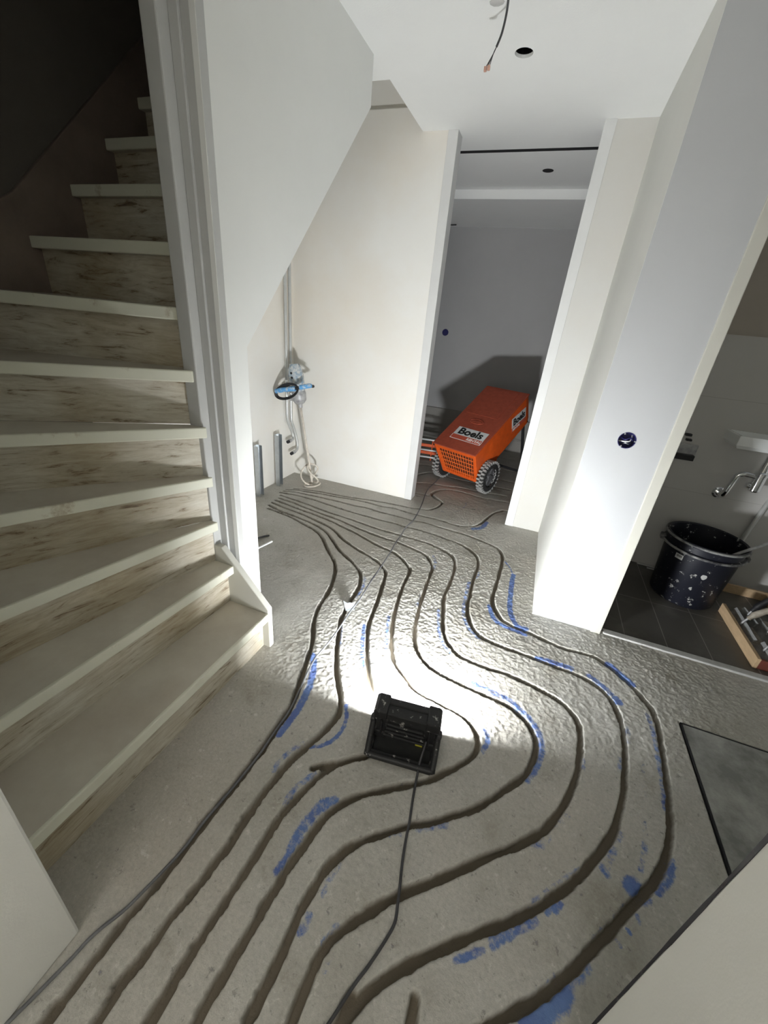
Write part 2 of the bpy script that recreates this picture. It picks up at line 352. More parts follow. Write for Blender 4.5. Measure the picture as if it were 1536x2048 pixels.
# traced floor channels, spray-paint marks and cables (floor coordinates, metres)
GROOVES = [
    [(-1.8,2.409),(-1.686,2.394),(-1.559,2.37),(-1.421,2.327),(-1.334,2.296),(-1.265,2.265),(-1.194,2.205),(-1.11,2.11),(-1.041,2.039),(-0.987,1.986),(-0.944,1.918),(-0.921,1.874),(-0.88,1.749),(-0.86,1.647),(-0.851,1.562),(-0.83,1.476),(-0.791,1.388),(-0.741,1.289),(-0.715,1.203),(-0.69,1.125),(-0.672,1.069),(-0.655,1.012),(-0.641,0.944),(-0.639,0.83),(-0.638,0.734),(-0.644,0.624),(-0.65,0.55),(-0.656,0.484),(-0.657,0.403),(-0.66,0.347),(-0.667,0.289),(-0.676,0.24),(-0.678,0.185),(-0.68,0.129),(-0.682,0.086),(-0.686,0.055),(-0.688,0.028)],
    [(-1.835,2.465),(-1.697,2.425),(-1.554,2.403),(-1.427,2.38),(-1.327,2.355),(-1.251,2.321),(-1.185,2.277),(-1.107,2.207),(-1.024,2.129),(-0.943,2.073),(-0.868,2.025),(-0.817,1.987),(-0.786,1.954),(-0.756,1.896),(-0.732,1.828),(-0.723,1.751),(-0.717,1.671),(-0.708,1.589),(-0.697,1.513),(-0.67,1.437),(-0.64,1.362),(-0.598,1.27),(-0.553,1.187),(-0.509,1.121),(-0.48,1.078),(-0.452,1.015),(-0.454,0.958),(-0.472,0.894),(-0.498,0.825),(-0.518,0.769),(-0.53,0.708),(-0.54,0.634),(-0.545,0.573),(-0.548,0.515),(-0.546,0.477),(-0.553,0.424),(-0.557,0.371),(-0.567,0.32),(-0.574,0.275),(-0.575,0.236),(-0.581,0.197),(-0.588,0.156),(-0.586,0.122),(-0.586,0.098),(-0.585,0.066)],
    [(-1.84,2.519),(-1.692,2.487),(-1.575,2.473),(-1.449,2.446),(-1.338,2.415),(-1.244,2.386),(-1.164,2.347),(-1.087,2.284),(-1.008,2.239),(-0.928,2.199),(-0.849,2.169),(-0.788,2.146),(-0.733,2.12),(-0.687,2.085),(-0.646,2.042),(-0.624,1.968),(-0.603,1.863),(-0.58,1.743),(-0.565,1.64),(-0.55,1.549),(-0.525,1.47),(-0.49,1.384),(-0.45,1.299),(-0.413,1.23),(-0.373,1.174),(-0.338,1.146),(-0.282,1.121),(-0.228,1.075),(-0.215,0.999),(-0.239,0.938),(-0.28,0.891),(-0.329,0.853),(-0.368,0.814),(-0.389,0.779),(-0.406,0.749),(-0.422,0.7),(-0.438,0.654),(-0.449,0.603),(-0.455,0.555),(-0.457,0.506),(-0.459,0.462),(-0.463,0.422),(-0.465,0.402),(-0.468,0.36),(-0.472,0.321),(-0.475,0.288),(-0.477,0.26),(-0.479,0.233),(-0.479,0.19),(-0.48,0.158),(-0.48,0.138),(-0.479,0.11)],
    [(-0.371,0.82),(-0.402,0.802),(-0.434,0.774)],
    [(-1.846,2.574),(-1.716,2.551),(-1.581,2.527),(-1.461,2.512),(-1.344,2.49),(-1.246,2.47),(-1.146,2.435),(-1.048,2.406),(-0.945,2.367),(-0.859,2.333),(-0.773,2.303),(-0.691,2.284),(-0.62,2.247),(-0.561,2.195),(-0.514,2.147),(-0.503,2.082),(-0.499,1.999),(-0.49,1.896),(-0.472,1.774),(-0.457,1.691),(-0.437,1.607),(-0.41,1.516),(-0.379,1.439),(-0.341,1.369),(-0.301,1.329),(-0.259,1.298),(-0.192,1.249),(-0.088,1.232),(-0.002,1.216),(0.053,1.191),(0.091,1.144),(0.096,1.082),(0.066,1.025),(0.009,0.959),(-0.051,0.898),(-0.122,0.846),(-0.208,0.786),(-0.245,0.757),(-0.284,0.718),(-0.313,0.671),(-0.329,0.624),(-0.34,0.575),(-0.349,0.53),(-0.358,0.481),(-0.358,0.457),(-0.365,0.418),(-0.367,0.382),(-0.37,0.348),(-0.374,0.313),(-0.377,0.282),(-0.38,0.25),(-0.383,0.219),(-0.384,0.188),(-0.384,0.149)],
    [(-1.843,2.624),(-1.715,2.61),(-1.577,2.581),(-1.437,2.558),(-1.299,2.538),(-1.186,2.516),(-1.067,2.482),(-0.97,2.461),(-0.882,2.446),(-0.801,2.433),(-0.705,2.43),(-0.617,2.407),(-0.535,2.384),(-0.462,2.35),(-0.411,2.292),(-0.386,2.238),(-0.378,2.17),(-0.373,2.08),(-0.363,1.964),(-0.356,1.876),(-0.344,1.787),(-0.331,1.696),(-0.314,1.618),(-0.291,1.544),(-0.261,1.483),(-0.219,1.436),(-0.173,1.404),(-0.122,1.387),(-0.06,1.375),(0.008,1.368),(0.063,1.36),(0.119,1.355),(0.191,1.347),(0.241,1.322),(0.28,1.287),(0.305,1.243),(0.313,1.195),(0.304,1.135),(0.275,1.063),(0.218,0.987),(0.171,0.929),(0.126,0.88),(0.065,0.83),(0.009,0.788),(-0.047,0.752),(-0.1,0.712),(-0.15,0.672),(-0.187,0.64),(-0.22,0.602),(-0.242,0.563),(-0.256,0.526),(-0.264,0.488),(-0.27,0.45),(-0.273,0.414),(-0.273,0.379),(-0.271,0.348),(-0.274,0.313),(-0.276,0.278),(-0.278,0.247),(-0.28,0.222),(-0.282,0.19)],
    [(-1.864,2.677),(-1.741,2.665),(-1.618,2.648),(-1.492,2.626),(-1.371,2.604),(-1.26,2.592),(-1.147,2.579),(-1.041,2.564),(-0.932,2.546),(-0.834,2.541),(-0.708,2.539),(-0.603,2.531),(-0.505,2.528),(-0.431,2.506),(-0.361,2.478),(-0.301,2.44),(-0.267,2.386),(-0.25,2.319),(-0.243,2.239),(-0.24,2.121),(-0.243,2.016),(-0.233,1.925),(-0.214,1.84),(-0.194,1.743),(-0.172,1.669),(-0.136,1.602),(-0.092,1.556),(-0.047,1.531),(0.003,1.524),(0.058,1.52),(0.167,1.523),(0.239,1.516),(0.304,1.501),(0.372,1.483),(0.422,1.461),(0.457,1.424),(0.478,1.379),(0.482,1.32),(0.477,1.261),(0.465,1.173),(0.444,1.098),(0.415,1.025),(0.381,0.96),(0.348,0.909),(0.306,0.863),(0.256,0.818),(0.193,0.765),(0.13,0.71),(0.071,0.657),(0.017,0.611),(-0.03,0.572),(-0.073,0.532),(-0.107,0.491),(-0.139,0.456),(-0.162,0.427),(-0.177,0.399),(-0.183,0.368),(-0.185,0.348),(-0.188,0.322),(-0.189,0.294),(-0.189,0.268),(-0.189,0.228)],
    [(-1.903,2.726),(-1.785,2.749),(-1.662,2.753),(-1.523,2.743),(-1.399,2.726),(-1.284,2.712),(-1.169,2.701),(-1.066,2.7),(-0.958,2.694),(-0.851,2.697),(-0.761,2.692),(-0.702,2.689),(-0.597,2.689),(-0.493,2.682),(-0.405,2.663),(-0.325,2.649),(-0.253,2.623),(-0.197,2.586),(-0.143,2.528),(-0.114,2.457),(-0.107,2.371),(-0.11,2.284),(-0.107,2.175),(-0.101,2.063),(-0.098,1.97),(-0.082,1.875),(-0.055,1.805),(-0.021,1.753),(0.029,1.716),(0.089,1.703),(0.151,1.695),(0.235,1.691),(0.31,1.685),(0.396,1.678),(0.472,1.674),(0.542,1.656),(0.595,1.622),(0.628,1.576),(0.646,1.512),(0.653,1.448),(0.65,1.371),(0.641,1.292),(0.631,1.222),(0.615,1.141),(0.591,1.062),(0.562,0.99),(0.527,0.929),(0.487,0.871),(0.447,0.816),(0.402,0.764),(0.356,0.715),(0.315,0.678),(0.271,0.64),(0.215,0.598),(0.159,0.554),(0.112,0.516),(0.066,0.479),(0.026,0.442),(-0.009,0.411),(-0.032,0.383),(-0.053,0.354),(-0.068,0.328),(-0.078,0.304),(-0.093,0.264)],
    [(-1.9,2.767),(-1.802,2.804),(-1.681,2.817),(-1.57,2.824),(-1.444,2.829),(-1.325,2.832),(-1.213,2.831),(-1.109,2.843),(-1.023,2.829),(-0.927,2.828),(-0.823,2.827),(-0.711,2.822),(-0.617,2.838),(-0.505,2.825),(-0.401,2.814),(-0.305,2.81),(-0.21,2.793),(-0.115,2.761),(-0.046,2.733),(0.006,2.69),(0.034,2.613),(0.04,2.514),(0.038,2.41),(0.036,2.287),(0.031,2.173),(0.03,2.079),(0.047,2.005),(0.079,1.943),(0.117,1.898),(0.178,1.88),(0.271,1.867),(0.358,1.841),(0.435,1.832),(0.52,1.839),(0.586,1.835),(0.642,1.798),(0.688,1.756),(0.728,1.713),(0.767,1.656),(0.793,1.603),(0.8,1.529),(0.795,1.441),(0.788,1.355),(0.777,1.249),(0.765,1.156),(0.748,1.081),(0.726,1.008),(0.7,0.953),(0.661,0.891),(0.619,0.84),(0.574,0.784),(0.53,0.729),(0.486,0.677),(0.465,0.652),(0.425,0.602),(0.383,0.558),(0.338,0.514),(0.3,0.481),(0.263,0.451),(0.216,0.412),(0.157,0.359)],
    [(-1.897,2.809),(-1.803,2.85),(-1.694,2.874),(-1.58,2.896),(-1.458,2.909),(-1.344,2.931),(-1.229,2.942),(-1.125,2.946),(-1.024,2.938),(-0.921,2.96),(-0.813,2.948),(-0.715,2.947),(-0.606,2.949),(-0.504,2.947),(-0.41,2.931),(-0.338,2.934),(-0.272,2.964),(-0.223,3.013),(-0.183,3.109),(-0.152,3.235),(-0.115,3.349),(-0.07,3.417),(-0.026,3.451),(0.183,3.439)],
    [(-1.848,2.86),(-1.743,2.903),(-1.629,2.93),(-1.505,2.944),(-1.378,2.96),(-1.264,2.982),(-1.152,3.008),(-1.039,3.025),(-0.922,3.038),(-0.782,3.047),(-0.718,3.07),(-0.646,3.095),(-0.602,3.165),(-0.582,3.25),(-0.585,3.311),(-0.655,3.371),(-0.713,3.442),(-0.693,3.555),(-0.627,3.635),(-0.523,3.665),(-0.407,3.654),(-0.307,3.634),(-0.17,3.64),(-0.032,3.66)],
    [(-1.032,3.435),(-0.955,3.593),(-0.878,3.677),(-0.784,3.707),(-0.659,3.728),(-0.484,3.766),(-0.31,3.775),(-0.071,3.814)],
    [(-0.991,3.318),(-0.897,3.379),(-0.744,3.395)],
    [(0.062,0.402),(0.065,0.36),(0.067,0.329)],
    [(-1.363,5.479),(-1.017,5.565),(-0.594,5.592),(-0.05,5.584)],
    [(-1.263,5.008),(-0.91,5.089),(-0.517,5.099),(-0.017,5.105)],
    [(-1.188,4.596),(-0.939,4.663),(-0.445,4.64),(-0.041,4.639)],
    [(-1.107,4.208),(-0.842,4.275),(-0.5,4.281),(-0.011,4.257)],
    [(-0.987,3.871),(-0.892,4.027),(-0.777,4.016),(-0.502,3.995),(-0.041,4.011)],
]
PAINT = [
    ([(-0.704,1.225),(-0.664,1.175),(-0.639,1.115),(-0.619,1.048),(-0.609,0.957),(-0.609,0.892),(-0.615,0.83)],0.0308,0.90),
    ([(-0.734,1.914),(-0.711,1.84),(-0.702,1.762),(-0.699,1.706)],0.0209,0.50),
    ([(-0.672,1.47),(-0.63,1.375),(-0.612,1.335)],0.0158,0.60),
    ([(-0.44,1.049),(-0.414,1.001),(-0.406,0.949),(-0.419,0.891),(-0.449,0.854),(-0.479,0.836)],0.0176,0.80),
    ([(-0.514,0.837),(-0.539,0.792),(-0.554,0.742),(-0.554,0.708)],0.0216,0.50),
    ([(-0.564,1.521),(-0.535,1.437),(-0.503,1.36),(-0.463,1.276)],0.0231,0.70),
    ([(-0.416,0.759),(-0.441,0.715),(-0.459,0.67),(-0.457,0.634)],0.0229,0.55),
    ([(-0.475,1.644),(-0.441,1.533),(-0.404,1.42)],0.0189,0.60),
    ([(-0.317,0.71),(-0.347,0.673),(-0.361,0.629),(-0.368,0.587),(-0.369,0.539)],0.0366,0.70),
    ([(-0.367,0.521),(-0.378,0.478)],0.0276,0.75),
    ([(0.116,1.182),(0.132,1.152),(0.121,1.092)],0.0233,0.70),
    ([(-0.414,2.37),(-0.377,2.283),(-0.374,2.231)],0.0240,0.50),
    ([(-0.377,1.939),(-0.365,1.806)],0.0206,0.40),
    ([(0.028,1.396),(0.097,1.39),(0.153,1.382),(0.197,1.375),(0.243,1.347),(0.289,1.311),(0.32,1.269),(0.331,1.221),(0.33,1.168),(0.314,1.111),(0.288,1.054)],0.0297,0.70),
    ([(-0.031,0.744),(-0.0,0.765),(0.043,0.792)],0.0288,0.55),
    ([(-0.107,0.69),(-0.082,0.706)],0.0202,0.35),
    ([(-0.219,0.56),(-0.231,0.522),(-0.232,0.482)],0.0176,0.50),
    ([(-0.244,0.423),(-0.249,0.396)],0.0325,0.50),
    ([(-0.24,1.826),(-0.195,1.657),(-0.151,1.575),(-0.111,1.539)],0.0215,0.60),
    ([(0.356,0.892),(0.322,0.841)],0.0385,0.40),
    ([(-0.168,0.445),(-0.185,0.397)],0.0190,0.45),
    ([(-0.157,0.383),(-0.16,0.358)],0.0188,0.35),
    ([(0.487,1.227),(0.486,1.181)],0.0145,0.50),
    ([(0.422,0.98),(0.382,0.93)],0.0265,0.25),
    ([(-0.13,2.18),(-0.119,2.001),(-0.104,1.863),(-0.057,1.761),(0.006,1.705)],0.0267,0.55),
    ([(-0.093,2.325),(-0.092,2.256)],0.0235,0.50),
    ([(0.302,1.699),(0.402,1.705),(0.462,1.703)],0.0313,0.75),
    ([(0.54,1.691),(0.593,1.661),(0.627,1.622)],0.0315,0.75),
    ([(0.647,1.602),(0.657,1.584)],0.0366,0.85),
    ([(0.672,1.457),(0.668,1.383)],0.0238,0.45),
    ([(0.623,1.288),(0.617,1.23)],0.0250,0.45),
    ([(0.586,1.001),(0.558,0.935),(0.528,0.877)],0.0273,0.45),
    ([(0.456,0.843),(0.403,0.79),(0.348,0.731),(0.31,0.69)],0.0167,0.40),
    ([(0.392,0.727),(0.379,0.71)],0.0249,0.75),
    ([(0.365,0.702),(0.36,0.691)],0.0186,0.70),
    ([(0.326,0.661),(0.279,0.624),(0.245,0.594),(0.224,0.572)],0.0318,0.70),
    ([(0.202,0.547),(0.161,0.516),(0.141,0.501)],0.0194,0.70),
    ([(0.52,0.874),(0.529,0.864)],0.0310,0.60),
    ([(0.057,2.552),(0.096,2.489),(0.115,2.432)],0.0108,0.80),
    ([(0.126,2.412),(0.124,2.286),(0.128,2.168),(0.132,2.064),(0.148,1.979),(0.175,1.914),(0.204,1.889),(0.236,1.896)],0.0308,1.00),
    ([(0.02,2.001),(0.055,1.908),(0.096,1.869),(0.162,1.854),(0.233,1.844)],0.0267,0.95),
    ([(0.638,1.824),(0.685,1.781),(0.736,1.727)],0.0300,0.95),
    ([(0.767,1.569),(0.773,1.516),(0.773,1.44),(0.767,1.339),(0.76,1.255),(0.753,1.19)],0.0212,0.60),
    ([(0.764,1.282),(0.746,1.148)],0.0175,0.60),
    ([(0.728,0.985),(0.714,0.937),(0.672,0.877)],0.0304,0.75),
    ([(0.602,0.856),(0.617,0.85)],0.0583,1.00),
    ([(0.66,1.013),(0.657,0.99),(0.632,0.915)],0.0211,0.50),
    ([(0.707,1.309),(0.683,1.155),(0.662,1.014)],0.0173,0.22),
    ([(0.572,0.796),(0.532,0.746),(0.48,0.684)],0.0172,0.35),
    ([(0.459,0.623),(0.424,0.577),(0.398,0.548)],0.0284,0.60),
    ([(0.398,0.55),(0.374,0.522),(0.344,0.491),(0.319,0.467)],0.0551,1.00),
    ([(-0.153,3.117),(-0.173,3.003),(-0.235,2.937)],0.0418,0.80),
    ([(0.571,0.745),(0.576,0.738)],0.0130,0.80),
    ([(0.602,0.786),(0.607,0.773)],0.0154,0.70),
    ([(0.538,0.709),(0.547,0.7)],0.0128,0.70),
    ([(-0.591,3.125),(-0.49,3.13),(-0.418,3.208),(-0.375,3.38),(-0.427,3.476)],0.0133,0.35),
    ([(-0.901,3.391),(-0.768,3.393)],0.0142,0.50),
]
LAMP_CABLE = [(-0.096,0.988),(-0.088,0.933),(-0.084,0.89),(-0.076,0.819),(-0.065,0.747),(-0.061,0.703),(-0.052,0.638),(-0.04,0.581),(-0.034,0.547),(-0.028,0.506),(-0.038,0.467),(-0.06,0.409),(-0.081,0.363),(-0.108,0.291),(-0.119,0.265)]
FEED_CABLE = [(-0.743,3.859),(-0.75,3.721),(-0.763,3.433),(-0.716,3.08),(-0.693,2.796),(-0.706,2.616),(-0.698,2.483),(-0.696,2.352),(-0.685,2.24),(-0.677,2.052),(-0.674,1.887),(-0.671,1.826),(-0.661,1.673),(-0.664,1.557),(-0.658,1.383),(-0.661,1.266),(-0.667,1.184),(-0.652,1.085),(-0.636,1.004)]
FEED_TAIL = [(-0.638,0.94),(-0.637,0.826),(-0.636,0.731),(-0.644,0.624),(-0.652,0.553),(-0.659,0.487),(-0.662,0.408),(-0.669,0.354),(-0.682,0.283),(-0.694,0.243),(-0.71,0.209),(-0.721,0.177),(-0.726,0.143),(-0.735,0.101),(-0.744,0.061),(-0.752,0.03),(-0.756,0.011)]
# ------------------------------------------------------------------ floor: milled screed with heating-pipe channels
def vnoise(shape, cells, rng):
    gy, gx = cells
    g = rng.random((gy + 3, gx + 3))
    ys = np.linspace(0, gy, shape[0]); xs = np.linspace(0, gx, shape[1])
    iy = np.minimum(ys.astype(int), gy - 1); ix = np.minimum(xs.astype(int), gx - 1)
    fy = ys - iy; fx = xs - ix
    fy = fy * fy * (3 - 2 * fy); fx = fx * fx * (3 - 2 * fx)
    a = g[iy][:, ix]; b = g[iy][:, ix + 1]; c = g[iy + 1][:, ix]; d = g[iy + 1][:, ix + 1]
    return (a * (1 - fx) + b * fx) * (1 - fy)[:, None] + (c * (1 - fx) + d * fx) * fy[:, None] - 0.5
def catmull2(L, step=0.006):
    out = []
    P = [np.array(p) for p in L]
    for i in range(len(P) - 1):
        p0 = P[max(i - 1, 0)]; p1 = P[i]; p2 = P[i + 1]; p3 = P[min(i + 2, len(P) - 1)]
        n = max(2, int(np.linalg.norm(p2 - p1) / step))
        for k in range(n):
            t = k / n
            out.append(0.5 * (2 * p1 + (p2 - p0) * t + (2 * p0 - 5 * p1 + 4 * p2 - p3) * t * t + (3 * p1 - p0 - 3 * p2 + p3) * t ** 3))
    out.append(P[-1]); return np.array(out)
def dist_field(lines, x0, y0, cell, nx, ny, rad, scale=None):
    D = np.full((ny, nx), 9.0)
    for li, L in enumerate(lines):
        P = catmull2(L)
        for a, b in zip(P[:-1], P[1:]):
            if max(a[0], b[0]) < x0 - rad or min(a[0], b[0]) > x0 + nx * cell + rad or max(a[1], b[1]) < y0 - rad or min(a[1], b[1]) > y0 + ny * cell + rad: continue
            i0 = max(0, int((min(a[0], b[0]) - rad - x0) / cell)); i1 = min(nx, int((max(a[0], b[0]) + rad - x0) / cell) + 2)
            j0 = max(0, int((min(a[1], b[1]) - rad - y0) / cell)); j1 = min(ny, int((max(a[1], b[1]) + rad - y0) / cell) + 2)
            if i1 <= i0 or j1 <= j0: continue
            X = x0 + np.arange(i0, i1) * cell; Y = (y0 + np.arange(j0, j1) * cell)[:, None]
            d = b - a; l2 = max(d @ d, 1e-12)
            t = np.clip(((X - a[0]) * d[0] + (Y - a[1]) * d[1]) / l2, 0, 1)
            q = np.hypot(X - a[0] - t * d[0], Y - a[1] - t * d[1])
            D[j0:j1, i0:i1] = np.minimum(D[j0:j1, i0:i1], q)
    return D
def sstep(a, b, x):
    t = np.clip((x - a) / (b - a), 0, 1); return t * t * (3 - 2 * t)
def floor_grid(name, x0, x1, y0, y1, cell, rough, cut=None, seed=3):
    rng = np.random.default_rng(seed)
    nx = int(round((x1 - x0) / cell)) + 1; ny = int(round((y1 - y0) / cell)) + 1
    X = x0 + np.arange(nx) * cell; Y = y0 + np.arange(ny) * cell
    XX, YY = np.meshgrid(X, Y)
    sh = (ny, nx)
    def vn(wl): return vnoise(sh, (max(1, int((y1 - y0) / wl)), max(1, int((x1 - x0) / wl))), rng)
    D = dist_field(GROOVES, x0, y0, cell, nx, ny, 0.03)
    wob = vn(0.05) * 0.005 + vn(0.015) * 0.004
    fine = 1.5 * np.clip(vn(0.0090) + 0.10, 0, 0.4) - 0.9 * np.clip(vn(0.0120) - 0.12, 0, 0.4) + 0.5 * vn(0.022) + 0.35 * vn(0.0082)
    amp = rough(XX, YY) * (0.55 + 0.9 * (vn(0.35) + 0.5))
    Z = fine * 0.0034 * amp + vn(0.09) * 0.0018 + vn(0.4) * 0.002
    near = 0.0022 * (1 - sstep(0.8, 1.3, YY))
    hw = 0.0090 + near + wob
    prof = 1 - sstep(-0.001, 0.0032, D - hw)
    Z = Z * (1 - prof) - prof * (0.026 + 0.003 * vn(0.06))
    paint = np.zeros(sh)
    for L, w, st in PAINT:
        d = dist_field([L], x0, y0, cell, nx, ny, w + 0.02)
        paint = np.maximum(paint, st * (1 - sstep(w * 0.25, w * 0.75, d)))
    paint *= 1 - 0.85 * prof
    hm = (XX > 0.893) & (XX < 1.515) & (YY > 0.745) & (YY < 1.589)
    Z = np.where(hm, -0.012, Z)
    wall_edge = YY * 0
    co = np.stack([XX, YY, Z], -1).reshape(-1, 3).astype(np.float32)
    ii, jj = np.meshgrid(np.arange(nx - 1), np.arange(ny - 1))
    a = (jj * nx + ii)
    keep = np.ones(a.shape, bool)
    if cut is not None:
        keep = ~cut(x0 + (ii + .5) * cell, y0 + (jj + .5) * cell)
    a = a[keep]
    faces = np.stack([a, a + 1, a + nx + 1, a + nx], -1).astype(np.int32)
    me = bpy.data.meshes.new(name)
    me.vertices.add(len(co)); me.vertices.foreach_set('co', co.ravel())
    me.loops.add(faces.size); me.loops.foreach_set('vertex_index', faces.ravel())
    me.polygons.add(len(faces)); me.polygons.foreach_set('loop_start', np.arange(0, faces.size, 4, dtype=np.int32))
    me.polygons.foreach_set('use_smooth', np.ones(len(faces), bool))
    me.update(calc_edges=True)
    for nm, arr in (('groove', prof), ('paint', paint)):
        at = me.attributes.new(nm, 'FLOAT', 'POINT'); at.data.foreach_set('value', arr.ravel().astype(np.float32))
    me.materials.append(M['floor'])
    o = bpy.data.objects.new(name, me); C.objects.link(o); o['kind'] = 'structure'
    return o
def rough_hall(x, y):
    r = 0.30 + 0.75 * sstep(-1.0, -0.75, x) * sstep(0.4, 1.05, y) * (1 - 0.55 * sstep(2.2, 2.9, y))
    r = r * (1 - 0.55 * sstep(0.85, 1.2, x))
    return r
for L in GROOVES:                       # the channels run on under the camera into the hallway
    if L[-1][1] < 0.30:
        (ax_, ay_), (bx_, by_) = L[-3], L[-1]
        k_ = (by_ + 0.7) / max(0.02, ay_ - by_)
        L.append((min(0.33, bx_ + max(-0.12, min(0.12, (bx_ - ax_) * k_ * 0.3))), -0.70))
floor_grid('floor', -2.09, 1.9, -0.60, 3.32, 0.004, rough_hall, cut=lambda x, y: ((y < 0) & ((x < -0.80) | (x > 0.45))) | ((x > 0.62) & (y > 2.075)) | ((x > 0.33) & (y > 2.12)))
floor_grid('floor_rear', -2.5, 1.5, 3.32, 5.52, 0.008, lambda x, y: 0.6 + 0 * x, seed=5)
sbox('floor_entrance', M['floor'], -0.757, 0.40, -1.6, -0.60, -0.02, 0.0)
sbox('floor_washroom', M['tile'], 0.33, 1.9, 2.095, 3.05, -0.03, 0.0)
sbox('trim_threshold', M['gapgrey'], 0.637, 1.5, 2.055, 2.097, -0.02, 0.010, bevel=0.004)

# ------------------------------------------------------------------ walls
ZC = 2.555
bm = NB(); prism(bm, [(3.21, 0), (3.31, 0), (3.31, 3.05), (3.235, 3.05), (3.235, 2.69), (3.21, 2.675)], 'x', -2.17, -0.913)
struct('wall_back', bm, M['alcove'])
sbox('trim_1', M['white'], -0.913, -0.847, 3.204, 3.32, 0, ZC, bevel=0.002)
sbox('wall_left', M['alcove'], -2.17, -2.07, 1.364, 3.21, 0, 2.2)
bm = NB(); prism(bm, [(0.0, 0), (1.364, 0), (1.364, 1.31), (2.386, 2.375), (2.386, 2.58), (3.2, 2.58), (3.2, 4.6), (0.0, 4.6)], 'x', -2.17, -2.066)
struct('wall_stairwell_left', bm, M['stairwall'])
bm = NB(); bx(bm, -2.07, -0.757, -1.6, 0.182, 0, ZC)
struct('wall_stair_front', bm, M['wall'], bevel=0.006)
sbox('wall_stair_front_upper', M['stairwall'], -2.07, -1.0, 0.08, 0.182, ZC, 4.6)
bm = NB(); prism(bm, [(1.228, 0), (1.362, 0), (1.362, 1.305), (2.386, 2.37), (2.386, 2.60), (1.228, 2.60)], 'x', -1.107, -1.085)
struct('wall_stair_panel', bm, M['panel'], bevel=0.0015)
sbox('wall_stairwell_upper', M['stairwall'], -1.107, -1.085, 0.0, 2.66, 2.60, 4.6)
bm = NB(); prism(bm, [(1.364, 1.305), (2.386, 2.37), (2.386, 2.60), (2.372, 2.60), (2.372, 2.377), (1.364, 1.325)], 'x', -2.07, -1.107)
struct('ceiling_stair_soffit', bm, M['wall'])
sbox('wall_stairwell_back', M['wall'], -2.07, -1.085, 2.60, 2.66, ZC + 0.03, 4.6)
sbox('ceiling_alcove', M['ceiling'], -2.07, -1.085, 2.386, 2.60, ZC, 2.60)
sbox('ceiling_void', M['wall'], -2.07, -1.085, 2.66, 3.235, 2.98, 3.0)
sbox('wall_void_side', M['wall'], -1.085, -1.06, 2.60, 3.235, 2.568, 3.0)
bm = NB()
plate_hole(bm, -1.085, 1.9, -1.6, 3.545, -0.408, 2.487, 0.040, 0.09, lambda u, v, w: (u, v, ZC + w), 0.0125)
struct('ceiling', bm, M['ceiling'])
bm = NB()
plate_hole(bm, 0.262, 0.571, 0, ZC, 0.419, 1.055, 0.0345, 0.08, lambda u, v, w: (u, 2.05 + w, v), 0.1)
struct('wall_washroom_front', bm, M['dimboard'])
sbox('trim_2', M['cream'], 0.571, 0.619, 2.042, 2.158, 0, ZC, bevel=0.003)
sbox('wall_corridor', M['wall'], 0.2615, 0.36, 2.0505, 3.31, 0, ZC)
sbox('wall_doorway_right', M['jamb'], 0.0, 0.262, 3.168, 3.30, 0, ZC)
sbox('trim_3', M['white'], -0.008, 0.055, 3.160, 3.31, 0, ZC, bevel=0.002)
bm = NB(); bx(bm, 0.36, 1.9, 3.05, 3.15, 0, 1.545); struct('wall_washroom_back', bm, M['wctile'])
bm = NB(); bx(bm, 0.36, 1.9, 3.062, 3.15, 1.545, ZC); struct('wall_washroom_back_upper', bm, M['wcwall'])
sbox('wall_right', M['wall'], 1.9, 2.0, 0.45, 3.15, 0, ZC)
sbox('wall_washroom_side', M['wall'], 1.5, 1.9, 2.05, 2.15, 0, ZC)
sbox('wall_washroom_head', M['wall'], 0.619, 1.5, 2.05, 2.15, 2.15, ZC)
bm = NB(); bx(bm, 0.40, 1.9, -1.6, 0.45, 0, ZC)
struct('wall_near_right', bm, M['wall'], bevel=0.004)
sbox('wall_entrance', M['wall'], -0.757, 0.40, -1.7, -1.6, 0, 0.75)
sbox('wall_entrance_top', M['wall'], -0.757, 0.40, -1.7, -1.6, 2.25, ZC)
bm = NB()
for b in ((-0.757, -0.70, 0.75, 2.25), (0.34, 0.40, 0.75, 2.25), (-0.70, 0.34, 0.75, 0.80), (-0.70, 0.34, 2.20, 2.25), (-0.20, -0.16, 0.80, 2.20)): bx(bm, b[0], b[1], -1.69, -1.62, b[2], b[3])
struct('added_window_1', bm, M['white'])  # assumed window, added as an opening for the fill light
# rear room
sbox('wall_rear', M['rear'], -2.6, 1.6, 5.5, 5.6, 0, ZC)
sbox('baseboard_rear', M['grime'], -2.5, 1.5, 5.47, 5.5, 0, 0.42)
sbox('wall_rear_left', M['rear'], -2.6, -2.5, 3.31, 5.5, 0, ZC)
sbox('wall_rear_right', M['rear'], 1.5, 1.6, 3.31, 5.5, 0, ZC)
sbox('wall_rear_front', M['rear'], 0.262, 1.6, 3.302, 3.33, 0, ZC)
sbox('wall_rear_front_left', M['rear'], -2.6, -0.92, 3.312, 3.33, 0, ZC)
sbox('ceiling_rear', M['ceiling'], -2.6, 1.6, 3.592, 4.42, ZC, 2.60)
sbox('ceiling_slot_shade', M['dark'], -2.6, 1.6, 3.545, 3.592, 2.5545, 2.60)  # near-black box: shade inside the ceiling slot put into colour
sbox('ceiling_rear_low', M['ceiling'], -2.6, 1.6, 4.40, 5.5, 2.483, 2.553)
